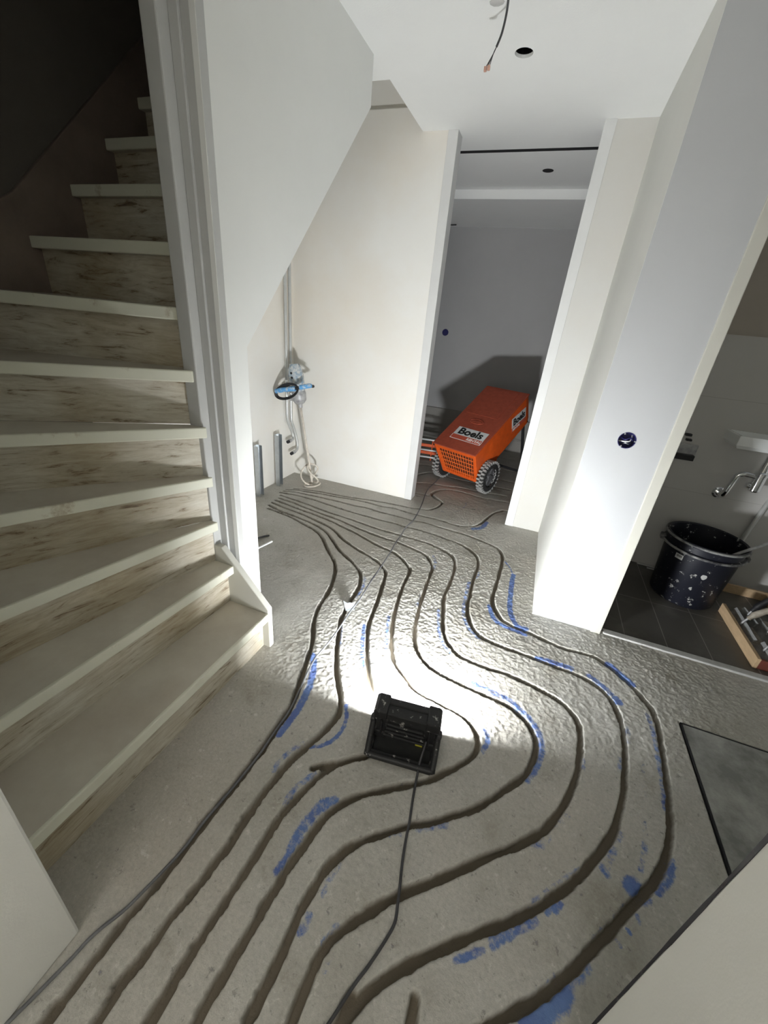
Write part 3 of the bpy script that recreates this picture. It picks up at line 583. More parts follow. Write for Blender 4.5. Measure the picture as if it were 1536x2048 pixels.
# dark uneven edge strip on the near right wall corner
bm = NB()
rng = random.Random(4)
rings = []
for k in range(61):
    z = k * 0.04
    w = 0.0012 + 0.0035 * rng.random()
    rings.append([bm.verts.new(p) for p in ((0.3992, 0.450 - w, z), (0.3990, 0.4512 + w * 0.4, z), (0.4005 + w, 0.4512 + w * 0.4, z), (0.4005 + w, 0.4495, z), (0.4005, 0.4495, z), (0.4002, 0.45 - w, z))])
for A, B in zip(rings, rings[1:]):
    for k in range(6): bm.faces.new((A[k], A[(k + 1) % 6], B[(k + 1) % 6], B[k]))
struct('trim_5', bm, M['cornerstrip'])
# ------------------------------------------------------------------ winding staircase
st = thing('staircase', 'worn cream painted winding wooden staircase on the left with streaky peeling risers', 'staircase', (-1.15, 1.2, 0))
def sp(name, bm, m, bevel=0.0, label=None):
    o = obj(name, bm, m, bevel=bevel, label=label)
    o.parent = st; o.matrix_parent_inverse = Matrix.Translation((1.15, -1.2, 0))
    return o
NOSE = [((-0.918, 0.184), (-0.905, 1.178), 0.203), ((-1.131, 0.184), (-1.080, 1.178), 0.406), ((-1.337, 0.184), (-1.143, 1.178), 0.609),
        ((-1.644, 0.184), (-1.145, 1.178), 0.812), ((-2.0, 0.184), (-1.150, 1.178), 1.015), ((-2.05, 0.525), (-1.185, 1.178), 1.218),
        ((-2.05, 0.94), (-1.232, 1.19), 1.421), ((-2.05, 1.27), (-1.232, 1.27), 1.623), ((-2.05, 1.483), (-1.232, 1.483), 1.842),
        ((-2.05, 1.684), (-1.232, 1.684), 2.056), ((-2.05, 1.889), (-1.232, 1.889), 2.268), ((-2.05, 2.09), (-1.232, 2.09), 2.475), ((-2.05, 2.30), (-1.232, 2.30), 2.68)]
def back(line, d):
    (ax, ay), (bx_, by) = line[0], line[1]
    dx, dy = bx_ - ax, by - ay; l = math.hypot(dx, dy)
    n = (-dy / l, dx / l)                      # towards the rear of the step
    return ((ax + n[0] * d, ay + n[1] * d), (bx_ + n[0] * d, by + n[1] * d))
prev = 0.0
for k, (o_, i_, z) in enumerate(NOSE):
    nxt = NOSE[k + 1] if k + 1 < len(NOSE) else ((-2.05, o_[1] + .22), (-1.232, i_[1] + .22), z)
    bo, bi = back(nxt, 0.045)
    poly = [o_, i_]
    if k < 6:
        bi = (max(bi[0], -1.229), min(bi[1], 1.178)); 
        if k == 5: bi = (-1.232, 1.235)
    poly += [bi, bo]
    if k in (4,): poly.append((-2.05, 0.184))
    if k == 3: poly = [o_, i_, (-1.20, 1.178), (-2.05, 0.20), (-2.05, 0.184)]
    if k == 4: poly = [o_, i_, (-1.229, 1.178), (-2.05, 0.58), (-2.05, 0.184)]
    bm = NB(); prism(bm, poly, 'z', z - 0.040, z)
    # the painted front lip of the tread is a part with its own colour
    sp('tread', bm, M['stairpaint'], bevel=0.004)
    f0, f1 = back((o_, i_), -0.0015); g0, g1 = back((o_, i_), 0.012)
    bm = NB(); prism(bm, [f0, f1, g1, g0], 'z', z - 0.0405, z + 0.0008)
    sp('nosing', bm, M['nosing'], bevel=0.004)
    r0, r1 = back((o_, i_), 0.035); q0, q1 = back((o_, i_), 0.053)
    bm = NB(); prism(bm, [r0, r1, q1, q0], 'z', prev, z - 0.040)
    sp('riser', bm, M['riser'])
    prev = z
# short outer string at the foot of the stairs
bm = NB(); prism(bm, [(-0.903, 0.0), (-0.905, 0.222), (-1.137, 0.485), (-1.175, 0.485), (-1.175, 0.0)], 'y', 1.178, 1.208)
sp('string_board', bm, M['cream'], bevel=0.004)
# newel board and layered trims against the partition
bm = NB(); bx(bm, -1.232, -1.172, 1.180, 1.262, 0.0, 4.5)
sp('newel_post', bm, M['postgrey'], bevel=0.005)
bm = NB(); bx(bm, -1.172, -1.137, 1.2195, 1.262, 0.0, 4.5)
sp('post_trim', bm, M['postgrey'], bevel=0.003)
bm = NB(); bx(bm, -1.137, -1.0845, 1.2285, 1.262, 0.0, 4.5)
sp('post_trim', bm, M['postgrey'], bevel=0.002)
# wall string along the left wall
pts = [(0.20, 0.0), (0.20, 0.95), (0.55, 1.36), (0.95, 1.56), (1.25, 1.76), (2.35, 2.90), (2.35, 2.45), (1.2, 1.3), (0.6, 0.4)]
bm = NB(); prism(bm, pts, 'x', -2.068, -2.045)
sp('wall_string', bm, mat('brown_wall_string', (0.24, 0.19, 0.16), 0.7, var=0.35, scale=4), bevel=0.003)

# ------------------------------------------------------------------ work light on the floor
ANG = R(7.9)
wl = thing('work_light', 'black dusty floodlight standing on the grooved floor, seen from behind, switched on', 'work light', (-0.158, 0.905, 0), (0, 0, ANG))
T = Matrix.Translation((0, 0.142, 0.014)) @ Matrix.Rotation(R(7), 4, 'X')     # housing frame, leaning back
bm = NB()
prism(bm, [(-0.112, -0.004), (0.112, -0.004), (0.112, 0.152), (-0.112, 0.152)], 'y', -0.052, 0.0, T)
for k in range(4):                                                             # cooling ribs
    z = 0.030 + k * 0.024
    bx(bm, -0.080 + 0.004 * k, 0.080 - 0.004 * k, -0.064, -0.050, z - 0.004, z + 0.004, T)
bx(bm, -0.094, -0.086, -0.062, -0.050, 0.018, 0.112, T); bx(bm, 0.086, 0.094, -0.062, -0.050, 0.018, 0.112, T)
obj('housing', bm, M['blackplastic'], wl, bevel=0.006)
bm = NB()
prism(bm, [(-0.114, -0.004), (0.114, -0.004), (0.114, 0.012), (-0.114, 0.012)], 'y', -0.012, 0.014, T)
prism(bm, [(-0.114, 0.144), (0.114, 0.144), (0.114, 0.158), (-0.114, 0.158)], 'y', -0.012, 0.014, T)
prism(bm, [(-0.114, 0.010), (-0.098, 0.010), (-0.098, 0.146), (-0.114, 0.146)], 'y', -0.012, 0.014, T)
prism(bm, [(0.098, 0.010), (0.114, 0.010), (0.114, 0.146), (0.098, 0.146)], 'y', -0.012, 0.014, T)
obj('bezel', bm, M['blackplastic'], wl, bevel=0.004)
for s in (-1, 1):
    for zc in (0.012, 0.142):
        bm = NB(); sx = 1 if s > 0 else -1
        xa, xb = sorted((s * 0.072, s * 0.124))
        prism(bm, [(xa, zc - 0.022), (xb, zc - 0.022), (xb, zc + 0.016), (xb - 0.012 if s > 0 else xb, zc + 0.026), (xa if s > 0 else xa + 0.012, zc + 0.026), (xa, zc + 0.016)], 'y', -0.060, 0.018, T)
        obj('corner_bumper', bm, M['blackplastic'], wl, bevel=0.006)
bm = NB(); bx(bm, -0.097, 0.097, 0.001, 0.0025, 0.013, 0.143, T)
obj('led_panel', bm, M['led'], wl, label='glowing white LED panel')
bm = NB(); bx(bm, -0.106, 0.106, 0.020, 0.118, 0.004, 0.008); obj('base_sheet', bm, mat('dark_sheet', (0.035, 0.036, 0.036), 0.45, var=0.25, scale=15), wl)
# U-shaped stand with foot bar
bm = NB()
tube(bm, smooth_pts([(-0.123, 0.098, 0.085), (-0.122, 0.050, 0.052), (-0.120, 0.012, 0.024), (-0.112, 0.004, 0.017), (0, 0.004, 0.017), (0.112, 0.004, 0.017), (0.120, 0.012, 0.024), (0.122, 0.050, 0.052), (0.123, 0.098, 0.085)], 5), 0.0115, 10)
obj('stand_frame', bm, M['blackplastic'], wl, smooth=True)
bm = NB(); bx(bm, -0.118, 0.118, -0.004, 0.022, 0.0, 0.026)
obj('foot_bar', bm, M['blackplastic'], wl, bevel=0.005)
for s in (-1, 1):
    bm = NB(); bx(bm, s * 0.118 - 0.012, s * 0.118 + 0.012, 0.010, 0.168, 0.0, 0.016)
    obj('foot_rail', bm, M['blackplastic'], wl, bevel=0.004)
    bm = NB(); lathe(bm, [(0, 0), (0.017, 0), (0.017, 0.012), (0.012, 0.015), (0, 0.015)], 18, Matrix.Translation((s * 0.120, 0.098, 0.088)) @ Matrix.Rotation(s * R(90), 4, 'Y'))
    obj('clamp_knob', bm, M['black'], wl, smooth=False)
bm = NB(); bx(bm, 0.046, 0.082, -0.0545, -0.052, 0.001, 0.012, T); obj('sticker', bm, M['yellow'], wl, label='small yellow sticker')
def cable_pts(L, z, lift=None):
    return [(x, y, z if lift is None else lift[i]) for i, (x, y) in enumerate(L)]
Ti = (Matrix.Translation((-0.158, 0.905, 0)) @ Matrix.Rotation(ANG, 4, 'Z')).inverted()
w = [Vector((x, y, 0.0055)) for x, y in LAMP_CABLE]
w[0].z = 0.075; w[1].z = 0.030; w[2].z = 0.008
w = [Vector((-0.085, 0.985, 0.075))] + w[1:] + [Vector((-0.150, 0.17, 0.0055)), Vector((-0.178, 0.05, 0.0055)), Vector((-0.22, -0.30, 0.0055)), Vector((-0.30, -0.8, 0.0055))]
bm = NB(); tube(bm, [Ti @ p for p in smooth_pts(w, 8)], 0.0042, 8)
obj('power_cord', bm, M['cable'], wl, smooth=True)

# ------------------------------------------------------------------ long feed cable and bracket
lift = [0.006, 0.006, 0.006, 0.007, 0.012, 0.012, 0.014, 0.022, 0.030, 0.036, 0.040, 0.040, 0.036, 0.033, 0.030, 0.022, 0.014, 0.006, -0.004]
def relift(L, lift):
    out = []
    for (x, y), z in zip(L, lift):
        s = (1.45 - z) / (1.45 - 0.03); out.append((x * s, y * s, z))
    return out
pts = relift(FEED_CABLE, lift) + [(x, y, -0.007) for x, y in FEED_TAIL[:7]] + [(x, y, 0.005) for x, y in FEED_TAIL[8:]] + [(-0.750, -0.04, 0.005), (-0.735, -0.14, 0.005), (-0.70, -0.40, 0.005), (-0.68, -0.75, 0.005)]
bm = NB(); tube(bm, smooth_pts(pts, 6), 0.0045, 8)
tag(obj('extension_cable', bm, M['feed'], smooth=True), 'long dusty grey cable running from the orange machine across the grooves to the stairs', 'cable')
bk = thing('bent_metal_bracket', 'small bent piece of shiny metal propping up the grey cable', 'bracket', (-0.700, 1.622, 0), (0, 0, R(35)))
bm = NB(); prism(bm, [(-0.026, 0.0), (0.026, 0.0), (0.030, 0.030), (0.012, 0.024), (0.0, 0.030), (-0.012, 0.026), (-0.036, 0.044), (-0.030, 0.014)], 'y', -0.001, 0.001)
obj('upright_tab', bm, M['steel'], bk)
bm = NB(); bx(bm, -0.026, 0.026, -0.034, 0.0, 0.0, 0.002); obj('base_plate', bm, M['steel'], bk)
bm = NB(); lathe(bm, [(0, 0), (0.010, 0), (0.010, 0.007), (0, 0.007)], 6, Matrix.Translation((0.004, 0.012, 0.003)))
bx(bm, -0.006, 0.014, 0.0, 0.024, 0.0, 0.003)
obj('nut', bm, M['steel'], bk)

# scraps beside the partition foot
bm = NB(); bx(bm, -0.065, 0.065, -0.006, 0.006, 0, 0.010, Matrix.Translation((-1.480, 1.925, 0.003)) @ Matrix.Rotation(R(77), 4, 'Z'))
tag(obj('plastic_strip', bm, M['strip'], bevel=0.002), 'short white plastic strip lying on the floor beside the stair partition', 'scrap')
bm = NB(); tube(bm, smooth_pts([(-1.60, 1.93, 0.006), (-1.575, 1.965, 0.010), (-1.553, 2.02, 0.007), (-1.535, 2.05, 0.004)], 5), 0.006, 8)
tag(obj('offcut_hose', bm, M['black'], smooth=True), 'short black hose offcut lying on the floor behind the white strip', 'scrap')
# two galvanised studs in the alcove
def stud(name, x, y, h, label):
    t = thing(name, label, 'stud', (x, y, 0), (0, 0, R(90)), 'galvanised studs in the alcove')
    bm = NB(); bx(bm, -0.025, 0.025, 0.0, 0.0012, 0, h); obj('web', bm, M['steel'], t)
    for s in (-1, 1):
        bm = NB(); bx(bm, s * 0.025 - 0.0006, s * 0.025 + 0.0006, -0.040, 0.0012, 0, h); obj('flange', bm, M['steel'], t)
    return t
stud('metal_stud', -2.026, 2.862, 0.47, 'galvanised metal stud offcut standing against the alcove wall nearer the pipes')
stud('metal_stud', -2.026, 2.580, 0.44, 'galvanised metal stud offcut half hidden behind the white stair partition')

# ------------------------------------------------------------------ heating pipes in the corner
def pipe(label, y0, pts, end):
    t = thing('heating_pipe', label, 'pipe', pts[0], None, 'heating pipes in the alcove')
    o0 = Vector(pts[0])
    bm = NB(); tube(bm, [Vector(p) - o0 for p in smooth_pts(pts, 7)], 0.0125, 12); obj('tube', bm, M['whitepipe'], t, smooth=True)
    e = Vector(pts[-1]) - o0; d = (Vector(pts[-1]) - Vector(pts[-2])).normalized()
    bm = NB(); tube(bm, [e - d * 0.005, e + d * 0.028], 0.017, 12); obj('coupling', bm, M['castgrey'], t)
    bm = NB(); tube(bm, [e + d * 0.026, e + d * 0.050], 0.0145, 12); obj('end_cap', bm, M['black'], t, label='black end cap')
pipe('left pale heating pipe of the pair in the corner, ending higher with a black cap', 0,
     [(-2.045, 3.062, 2.02), (-2.045, 3.062, 1.4), (-2.045, 3.062, 0.72), (-2.045, 3.064, 0.58), (-2.04, 3.085, 0.50), (-2.03, 3.118, 0.43), (-2.02, 3.118, 0.385), (-2.015, 3.09, 0.372), (-2.015, 3.065, 0.370)], 0)
pipe('right pale heating pipe of the pair in the corner, ending lower near the floor', 0,
     [(-2.045, 3.125, 2.09), (-2.045, 3.125, 1.4), (-2.045, 3.125, 0.62), (-2.04, 3.132, 0.52), (-2.03, 3.165, 0.42), (-2.015, 3.180, 0.32), (-2.01, 3.168, 0.27), (-2.005, 3.135, 0.255), (-2.005, 3.105, 0.252)], 0)

# ------------------------------------------------------------------ paddle mixer leaning in the corner
base = Vector((-1.745, 3.005, 0.0)); top = Vector((-1.915, 2.985, 1.03))
ax = (top - base).normalized()
q = Vector((0, 0, 1)).rotation_difference(ax)
mx = thing('paddle_mixer', 'blue handheld paddle mixer leaning in the alcove corner with its whisk on the floor', 'mixer', base)
mx.rotation_mode = 'QUATERNION'; mx.rotation_quaternion = q
bm = NB(); lathe(bm, [(0, 0.04), (0.008, 0.04), (0.010, 0.06), (0.010, 0.735), (0, 0.735)], 14); obj('shaft', bm, M['plasterwire'], mx, smooth=True)
for k in range(3):
    a = k * 2 * math.pi / 3 + 0.5
    pts = []
    for t in range(15):
        s = t / 14; ang = a + s * 1.9; r = 0.012 + 0.078 * math.sin(math.pi * s) ** 0.6
        pts.append((r * math.cos(ang), r * math.sin(ang), 0.20 * (1 - s) + 0.014))
    bm = NB(); tube(bm, pts, 0.0075, 8); obj('whisk_blade', bm, M['plasterwire'], mx, smooth=True)
bm = NB(); tube(bm, [(0.072 * math.cos(t * 2 * math.pi / 24), 0.072 * math.sin(t * 2 * math.pi / 24), 0.018) for t in range(24)], 0.007, 8, closed=True)
obj('whisk_ring', bm, M['plasterwire'], mx, smooth=True)
bm = NB(); lathe(bm, [(0, 0.715), (0.017, 0.715), (0.019, 0.745), (0.019, 0.765), (0, 0.765)], 16); obj('chuck', bm, M['castgrey'], mx, smooth=False)
bm = NB(); lathe(bm, [(0, 0.745), (0.034, 0.745), (0.058, 0.775), (0.062, 0.83), (0.055, 0.86), (0, 0.86)], 20)
bx(bm, -0.085, 0.0, -0.03, 0.03, 0.775, 0.825)
smooth_angle(obj('gearbox', bm, M['castgrey'], mx, bevel=0.006))
bm = NB(); lathe(bm, [(0, 0.85), (0.056, 0.85), (0.062, 0.88), (0.062, 0.98), (0.056, 1.03), (0.036, 1.065), (0, 1.068)], 20)
smooth_angle(obj('motor_housing', bm, M['dustyblue'], mx))
bm = NB()
for zz in (0.965, 1.0):
    lathe(bm, [(0, 0), (0.009, 0), (0.009, 0.006), (0, 0.006)], 12, Matrix.Translation((0, -0.060, zz)) @ Matrix.Rotation(R(90), 4, 'X'))
obj('vent_plug', bm, M['black'], mx)
# handle loop, grips left and right
H = Matrix.Translation((0.0, -0.03, 0.885))
loop = [(-0.155, -0.035, -0.012), (-0.150, 0.03, 0), (-0.10, 0.045, 0.0), (0.10, 0.045, 0.0), (0.150, 0.03, 0), (0.155, -0.035, 0.010), (0.145, -0.075, 0.012), (0.05, -0.085, 0.0), (-0.06, -0.085, -0.006), (-0.145, -0.075, -0.014)]
bm = NB(); tube(bm, [H @ Vector(p) for p in loop], 0.0125, 10, closed=True); obj('handle_frame', bm, M['black'], mx, smooth=True)
bm = NB(); tube(bm, [H @ Vector(p) for p in smooth_pts([(-0.140, -0.083, -0.016), (-0.07, -0.094, -0.007), (0.055, -0.094, 0.0)], 4)], 0.0195, 12); obj('grip', bm, M['blue'], mx, smooth=True, label='dusty blue grip')
bm = NB(); tube(bm, [H @ Vector(p) for p in smooth_pts([(0.095, -0.088, 0.008), (0.15, -0.068, 0.013), (0.163, -0.03, 0.012)], 4)], 0.0185, 12); obj('grip', bm, M['blue'], mx, smooth=True, label='dusty blue grip')
bm = NB(); bx(bm, -0.04, 0.04, -0.09, 0.0, 0.87, 0.90); obj('bracket', bm, M['castgrey'], mx, bevel=0.006)
for k in range(4):
    bm = NB()
    a0 = 0.10 + 0.006 * k; b0 = 0.046 + 0.005 * k
    pts = [(a0 * math.cos(t * 2 * math.pi / 28) - 0.03, -0.115 - 0.004 * k, b0 * math.sin(t * 2 * math.pi / 28) + 0.865 + 0.35 * 0.06 * math.cos(t * 2 * math.pi / 28)) for t in range(28)]
    tube(bm, pts, 0.0036, 6, closed=True); obj('cord_loop', bm, M['black'], mx, smooth=True)

# ------------------------------------------------------------------ orange rental machine on two wheels
yaw, pitch = -0.398, 0.541
c, s = math.cos(yaw), math.sin(yaw)
RM = Matrix(((c, -s, 0, 0), (s, c, 0, 0), (0, 0, 1, 0), (0, 0, 0, 1)))
rm = thing('rental_machine', 'large orange wheeled machine with black and white label, tilted up in the rear doorway', 'machine', (-0.540, 3.807, 0), (0, 0, yaw))
P_ = Matrix.Translation((0, 0, 0.10)) @ Matrix.Rotation(pitch, 4, 'X')    # body frame: x right, y along, z up
def body_section(y, wt, wb, h0, h1): return [P_ @ Vector(p) for p in ((-wb, y, h0), (wb, y, h0), (wt, y, h1), (-wt, y, h1))]
bm = NB()
secs = [(0.0, 0.237, 0.207, 0.0, 0.367), (0.28, 0.237, 0.225, 0.0, 0.372), (0.34, 0.237, 0.228, 0.05, 0.374), (0.90, 0.235, 0.230, 0.05, 0.372), (0.965, 0.222, 0.215, 0.08, 0.352)]
rings = [[bm.verts.new(p) for p in body_section(*q_)] for q_ in secs]
for A, B in zip(rings, rings[1:]):
    for k in range(4): bm.faces.new((A[k], A[(k + 1) % 4], B[(k + 1) % 4], B[k]))
bm.faces.new(rings[-1])
# recessed front: frame ring then back plate
inner = [bm.verts.new(P_ @ Vector(p)) for p in ((-0.170, 0.0, 0.035), (0.170, 0.0, 0.035), (0.200, 0.0, 0.318), (-0.200, 0.0, 0.318))]
deep = [bm.verts.new(P_ @ Vector(p)) for p in ((-0.170, 0.05, 0.035), (0.170, 0.05, 0.035), (0.200, 0.05, 0.318), (-0.200, 0.05, 0.318))]
for k in range(4):
    bm.faces.new((rings[0][k], inner[k], inner[(k + 1) % 4], rings[0][(k + 1) % 4])); bm.faces.new((inner[k], deep[k], deep[(k + 1) % 4], inner[(k + 1) % 4]))
bm.faces.new(deep)
body = obj('body', bm, M['orange'], rm, bevel=0.008)
bm = NB()
bx(bm, -0.241, 0.241, -0.010, 0.955, 0.3665, 0.379, P_)
obj('top_cover', bm, M['orangetop'], rm, bevel=0.005, label='dusty dull orange top')
bm = NB()
bx(bm, -0.185, 0.150, 0.50, 0.93, 0.379, 0.383, P_)
obj('top_hatch', bm, M['orangetop'], rm, bevel=0.003)
bm = NB()
tube(bm, [P_ @ Vector((0.07 * math.cos(t * 2 * math.pi / 20) - 0.01, 0.405 + 0.03 * math.sin(t * 2 * math.pi / 20), 0.381)) for t in range(20)], 0.005, 6, closed=True)
bx(bm, -0.055, 0.045, 0.392, 0.418, 0.378, 0.386, P_)
obj('recessed_handle', bm, M['orangetop'], rm)
# grille bars
def grille():
    bm = NB()
    for k in range(13):
        u = -0.9 + k * 0.15
        tube(bm, [P_ @ Vector((u * 0.172, 0.004, 0.035)), P_ @ Vector((u * 0.202, 0.004, 0.318))], 0.0028, 6)
    for k in range(5):
        z = 0.075 + k * 0.052; hw_ = 0.172 + (z - .035) / .283 * .030
        tube(bm, [P_ @ Vector((-hw_, 0.002, z)), P_ @ Vector((hw_, 0.002, z))], 0.0032, 6)
    return bm
bm = NB(); prism(bm, [(-0.168, 0.037), (0.168, 0.037), (0.198, 0.316), (-0.198, 0.316)], 'y', 0.030, 0.048, P_); obj('grille_recess', bm, mat('recess_shade_brown', (0.16, 0.045, 0.02), 0.9, var=.4, scale=30), rm)  # dark sheet behind the bars, recess shade put into its colour
obj('grille', grille(), M['orangebar'], rm, label='orange wire front grille')
def wheel(x, side):
    wob = bpy.data.objects
    t = NB(); Tw = Matrix.Translation((x, 0.085, 0.165)) @ Matrix.Rotation(R(90), 4, 'Y')
    lathe(t, [(0.098, -0.030), (0.135, -0.032), (0.150, -0.026), (0.154, -0.012), (0.154, 0.012), (0.150, 0.026), (0.135, 0.032), (0.098, 0.030)], 44, Tw)
    w_ = obj('wheel', t, M['tyre'], rm); smooth_angle(w_)
    t = NB()
    for k in range(27):
        a = 2 * math.pi * k / 27
        for sgn in (-1, 1):
            mt = Tw @ Matrix.Rotation(a + (0.116 if sgn > 0 else 0), 4, 'Z') @ Matrix.Translation((0.152, 0, sgn * 0.016))
            bx(t, -0.012, 0.0125, -0.0085, 0.0085, -0.0165, 0.0165, mt)
    obj('tread', t, M['dusttread'], w_, label='dusty grey tread blocks')
    t = NB(); lathe(t, [(0, -0.014), (0.100, -0.014), (0.100, 0.010), (0.088, 0.012), (0.084, 0.004), (0.03, 0.004), (0.026, 0.022), (0, 0.022)], 30, Tw)
    for k in range(5):
        a = 2 * math.pi * k / 5
        mt = Tw @ Matrix.Rotation(a, 4, 'Z')
        prism(t, [(0.02, -0.013), (0.088, -0.028), (0.088, 0.028), (0.02, 0.013)], 'z', 0.002, 0.013, mt)
    obj('rim', t, M['rim'], w_)
    for ch in ('tread', 'rim'): pass
wheel(0.262, 1); wheel(-0.262, -1)
bm = NB(); tube(bm, [(-0.27, 0.085, 0.165), (0.27, 0.085, 0.165)], 0.012, 10); obj('axle', bm, M['black'], rm)
bm = NB()
for sx in (-0.2, 0.2):
    tube(bm, [P_ @ Vector((sx, 0.36, 0.035)), P_ @ Vector((sx, 0.95, 0.04))], 0.016, 8)
    tube(bm, [P_ @ Vector((sx, 0.88, 0.04)), Vector((sx, 0.98, 0.012))], 0.016, 8)
tube(bm, [(-0.2, 0.98, 0.014), (0.2, 0.98, 0.014)], 0.014, 8)
obj('support_frame', bm, M['black'], rm)
# printed label on the top and on the side
def quad_on(bm, pts): bm.faces.new([bm.verts.new(p) for p in pts])
def text_mesh(txt, size, bold=0.0, ext=0.0012, shear=0.0):
    cu = bpy.data.curves.new('t', 'FONT'); cu.body = txt; cu.size = size; cu.extrude = ext; cu.offset = bold; cu.align_x = 'CENTER'; cu.align_y = 'CENTER'; cu.resolution_u = 4; cu.shear = shear
    o = bpy.data.objects.new('t', cu); C.objects.link(o); bpy.context.view_layer.update()
    dg = bpy.context.evaluated_depsgraph_get(); me = bpy.data.meshes.new_from_object(o.evaluated_get(dg))
    bpy.data.objects.remove(o); return me
def text_obj(name, txt, size, m, parent, mtx, bold=0.0, label=None, sx=1.0, shear=0.0):
    me = text_mesh(txt, size, bold, shear=shear); me.name = name
    me.transform(mtx @ Matrix.Diagonal((sx, 1, 1, 1))); me.materials.clear(); me.materials.append(m)
    o = bpy.data.objects.new(name, me); C.objects.link(o); o.parent = parent
    if label: o['label'] = label
    return o
LT = P_ @ Matrix.Translation((0.035, 0.215, 0.3795))
bm = NB(); bx(bm, -0.165, 0.165, -0.035, 0.075, 0, 0.0012, LT); lab = obj('logo_label', bm, M['label'], rm, label='grey label with black lettering')
text_obj('lettering', 'Boels', 0.118, M['ink'], lab, LT @ Matrix.Translation((0, 0.018, 0.002)), bold=0.0035, sx=1.02)
bm = NB(); bx(bm, -0.165, 0.165, -0.092, -0.035, 0, 0.001, LT); lb2 = obj('rental_label', bm, M['inkred'], rm, label='red label band with white lettering')
text_obj('lettering', 'RENTAL', 0.044, M['inkwhite'], lb2, LT @ Matrix.Translation((0.085, -0.064, 0.0018)), bold=0.0008)
bm = NB()
for a, b, c_, d in ((-0.165, 0.165, -0.094, -0.090), (-0.167, -0.163, -0.094, -0.035), (0.163, 0.167, -0.094, -0.035)): bx(bm, a, b, c_, d, 0.0, 0.0016, LT)
obj('label_outline', bm, M['inkwhite'], lb2)
ST = P_ @ Matrix.Translation((0.2375, 0.74, 0.22)) @ Matrix.Rotation(R(90), 4, 'Y') @ Matrix.Rotation(R(90), 4, 'Z') @ Matrix.Rotation(R(-8), 4, 'Z')
bm = NB(); bx(bm, -0.13, 0.13, -0.03, 0.075, -0.001, 0.0012, ST); lb3 = obj('side_label', bm, M['label'], rm, label='grey side label with black lettering')
text_obj('lettering', 'Boels', 0.10, M['ink'], lb3, ST @ Matrix.Translation((0, 0.02, 0.002)), bold=0.003)
bm = NB(); bx(bm, -0.13, 0.13, -0.075, -0.03, -0.001, 0.001, ST); lb4 = obj('side_rental_label', bm, M['inkred'], rm, label='red label band with white lettering')
text_obj('lettering', 'RENTAL', 0.038, M['inkwhite'], lb4, ST @ Matrix.Translation((-0.05, -0.053, 0.0018)))

# small orange frame behind the machine
oc = thing('orange_tool_frame', 'small orange metal frame with pale rods on the floor behind the left door jamb', 'tool', (-1.05, 4.42, 0), (0, 0, R(8)))
for sx in (-0.09, 0.05):
    bm = NB(); prism(bm, [(0, 0.0), (0.05, 0.0), (0.05, 0.22), (0, 0.25)], 'x', sx - 0.006, sx + 0.006); obj('side_plate', bm, M['orange'], oc, bevel=0.004)
for z, y in ((0.07, 0.01), (0.15, 0.03)):
    bm = NB(); bx(bm, -0.09, 0.16, y, y + 0.02, z, z + 0.035); obj('cross_bar', bm, M['orange'], oc, bevel=0.004)
for z, y in ((0.045, -0.02), (0.125, -0.01), (0.245, 0.0)):
    bm = NB(); tube(bm, [(-0.11, y, z), (0.20, y, z)], 0.010, 10); obj('rod', bm, M['strip'], oc, smooth=True, label='pale rod')
bm = NB(); lathe(bm, [(0, -0.02), (0.075, -0.02), (0.08, 0), (0.075, 0.02), (0, 0.02)], 24, Matrix.Translation((-0.115, 0.03, 0.08)) @ Matrix.Rotation(R(90), 4, 'Y')); obj('wheel', bm, M['tyre'], oc)
bm = NB(); bx(bm, -0.26, -0.14, 0.0, 0.05, 0.07, 0.12); obj('handle', bm, M['orange'], oc, bevel=0.01)
# ------------------------------------------------------------------ electrical boxes and wires
jb = thing('junction_box', 'round flush socket box with loose wires in the white washroom partition', 'socket box', (0.419, 2.05, 1.055), (R(90), 0, 0))
bm = NB(); lathe(bm, [(0.034, 0.0), (0.034, -0.05), (0, -0.05), (0, -0.052), (0.0343, -0.052), (0.0343, 0.0012), (0.037, 0.0012), (0.037, 0.0), (0.034, 0.0)], 32)
obj('box_shell', bm, M['screwblue'], jb, smooth=False)
for k, (pts, m_) in enumerate([([(-0.028, 0.012, -0.03), (-0.008, 0.002, -0.006), (0.012, 0.012, -0.005), (0.027, 0.0, -0.022)], 'screwblue'), ([(-0.027, -0.012, -0.03), (-0.006, -0.006, -0.004), (0.014, -0.001, -0.007), (0.02, 0.022, -0.03)], 'strip'), ([(-0.012, -0.028, -0.03), (-0.004, -0.012, -0.003), (0.012, -0.016, -0.006), (0.024, -0.012, -0.03)], 'steel')]):
    bm = NB(); tube(bm, smooth_pts(pts, 6), 0.003, 8); obj('wire', bm, M[m_], jb, smooth=True)
for a in (0, 2.1, 4.2):
    bm = NB(); bx(bm, -0.004, 0.004, -0.003, 0.003, -0.001, 0.0018, Matrix.Rotation(a, 4, 'Z') @ Matrix.Translation((0.033, 0, 0)))
    obj('fixing_tab', bm, M['steel'], jb)

hl = thing('ceiling_spot_hole', 'round open spotlight hole cut in the white ceiling with a wire end inside', 'spotlight hole', (-0.408, 2.487, ZC))
bm = NB(); lathe(bm, [(0.0405, 0.0126), (0.060, 0.0126), (0.060, 0.16), (0, 0.16)], 32); obj('cavity_lining', bm, M['dark'], hl)
bm = NB(); tube(bm, smooth_pts([(0.045, 0.03, 0.13), (0.02, 0.03, 0.05), (0.012, 0.032, 0.03), (0.025, 0.03, 0.06)], 5), 0.004, 8); obj('wire_end', bm, M['steel'], hl, smooth=True)

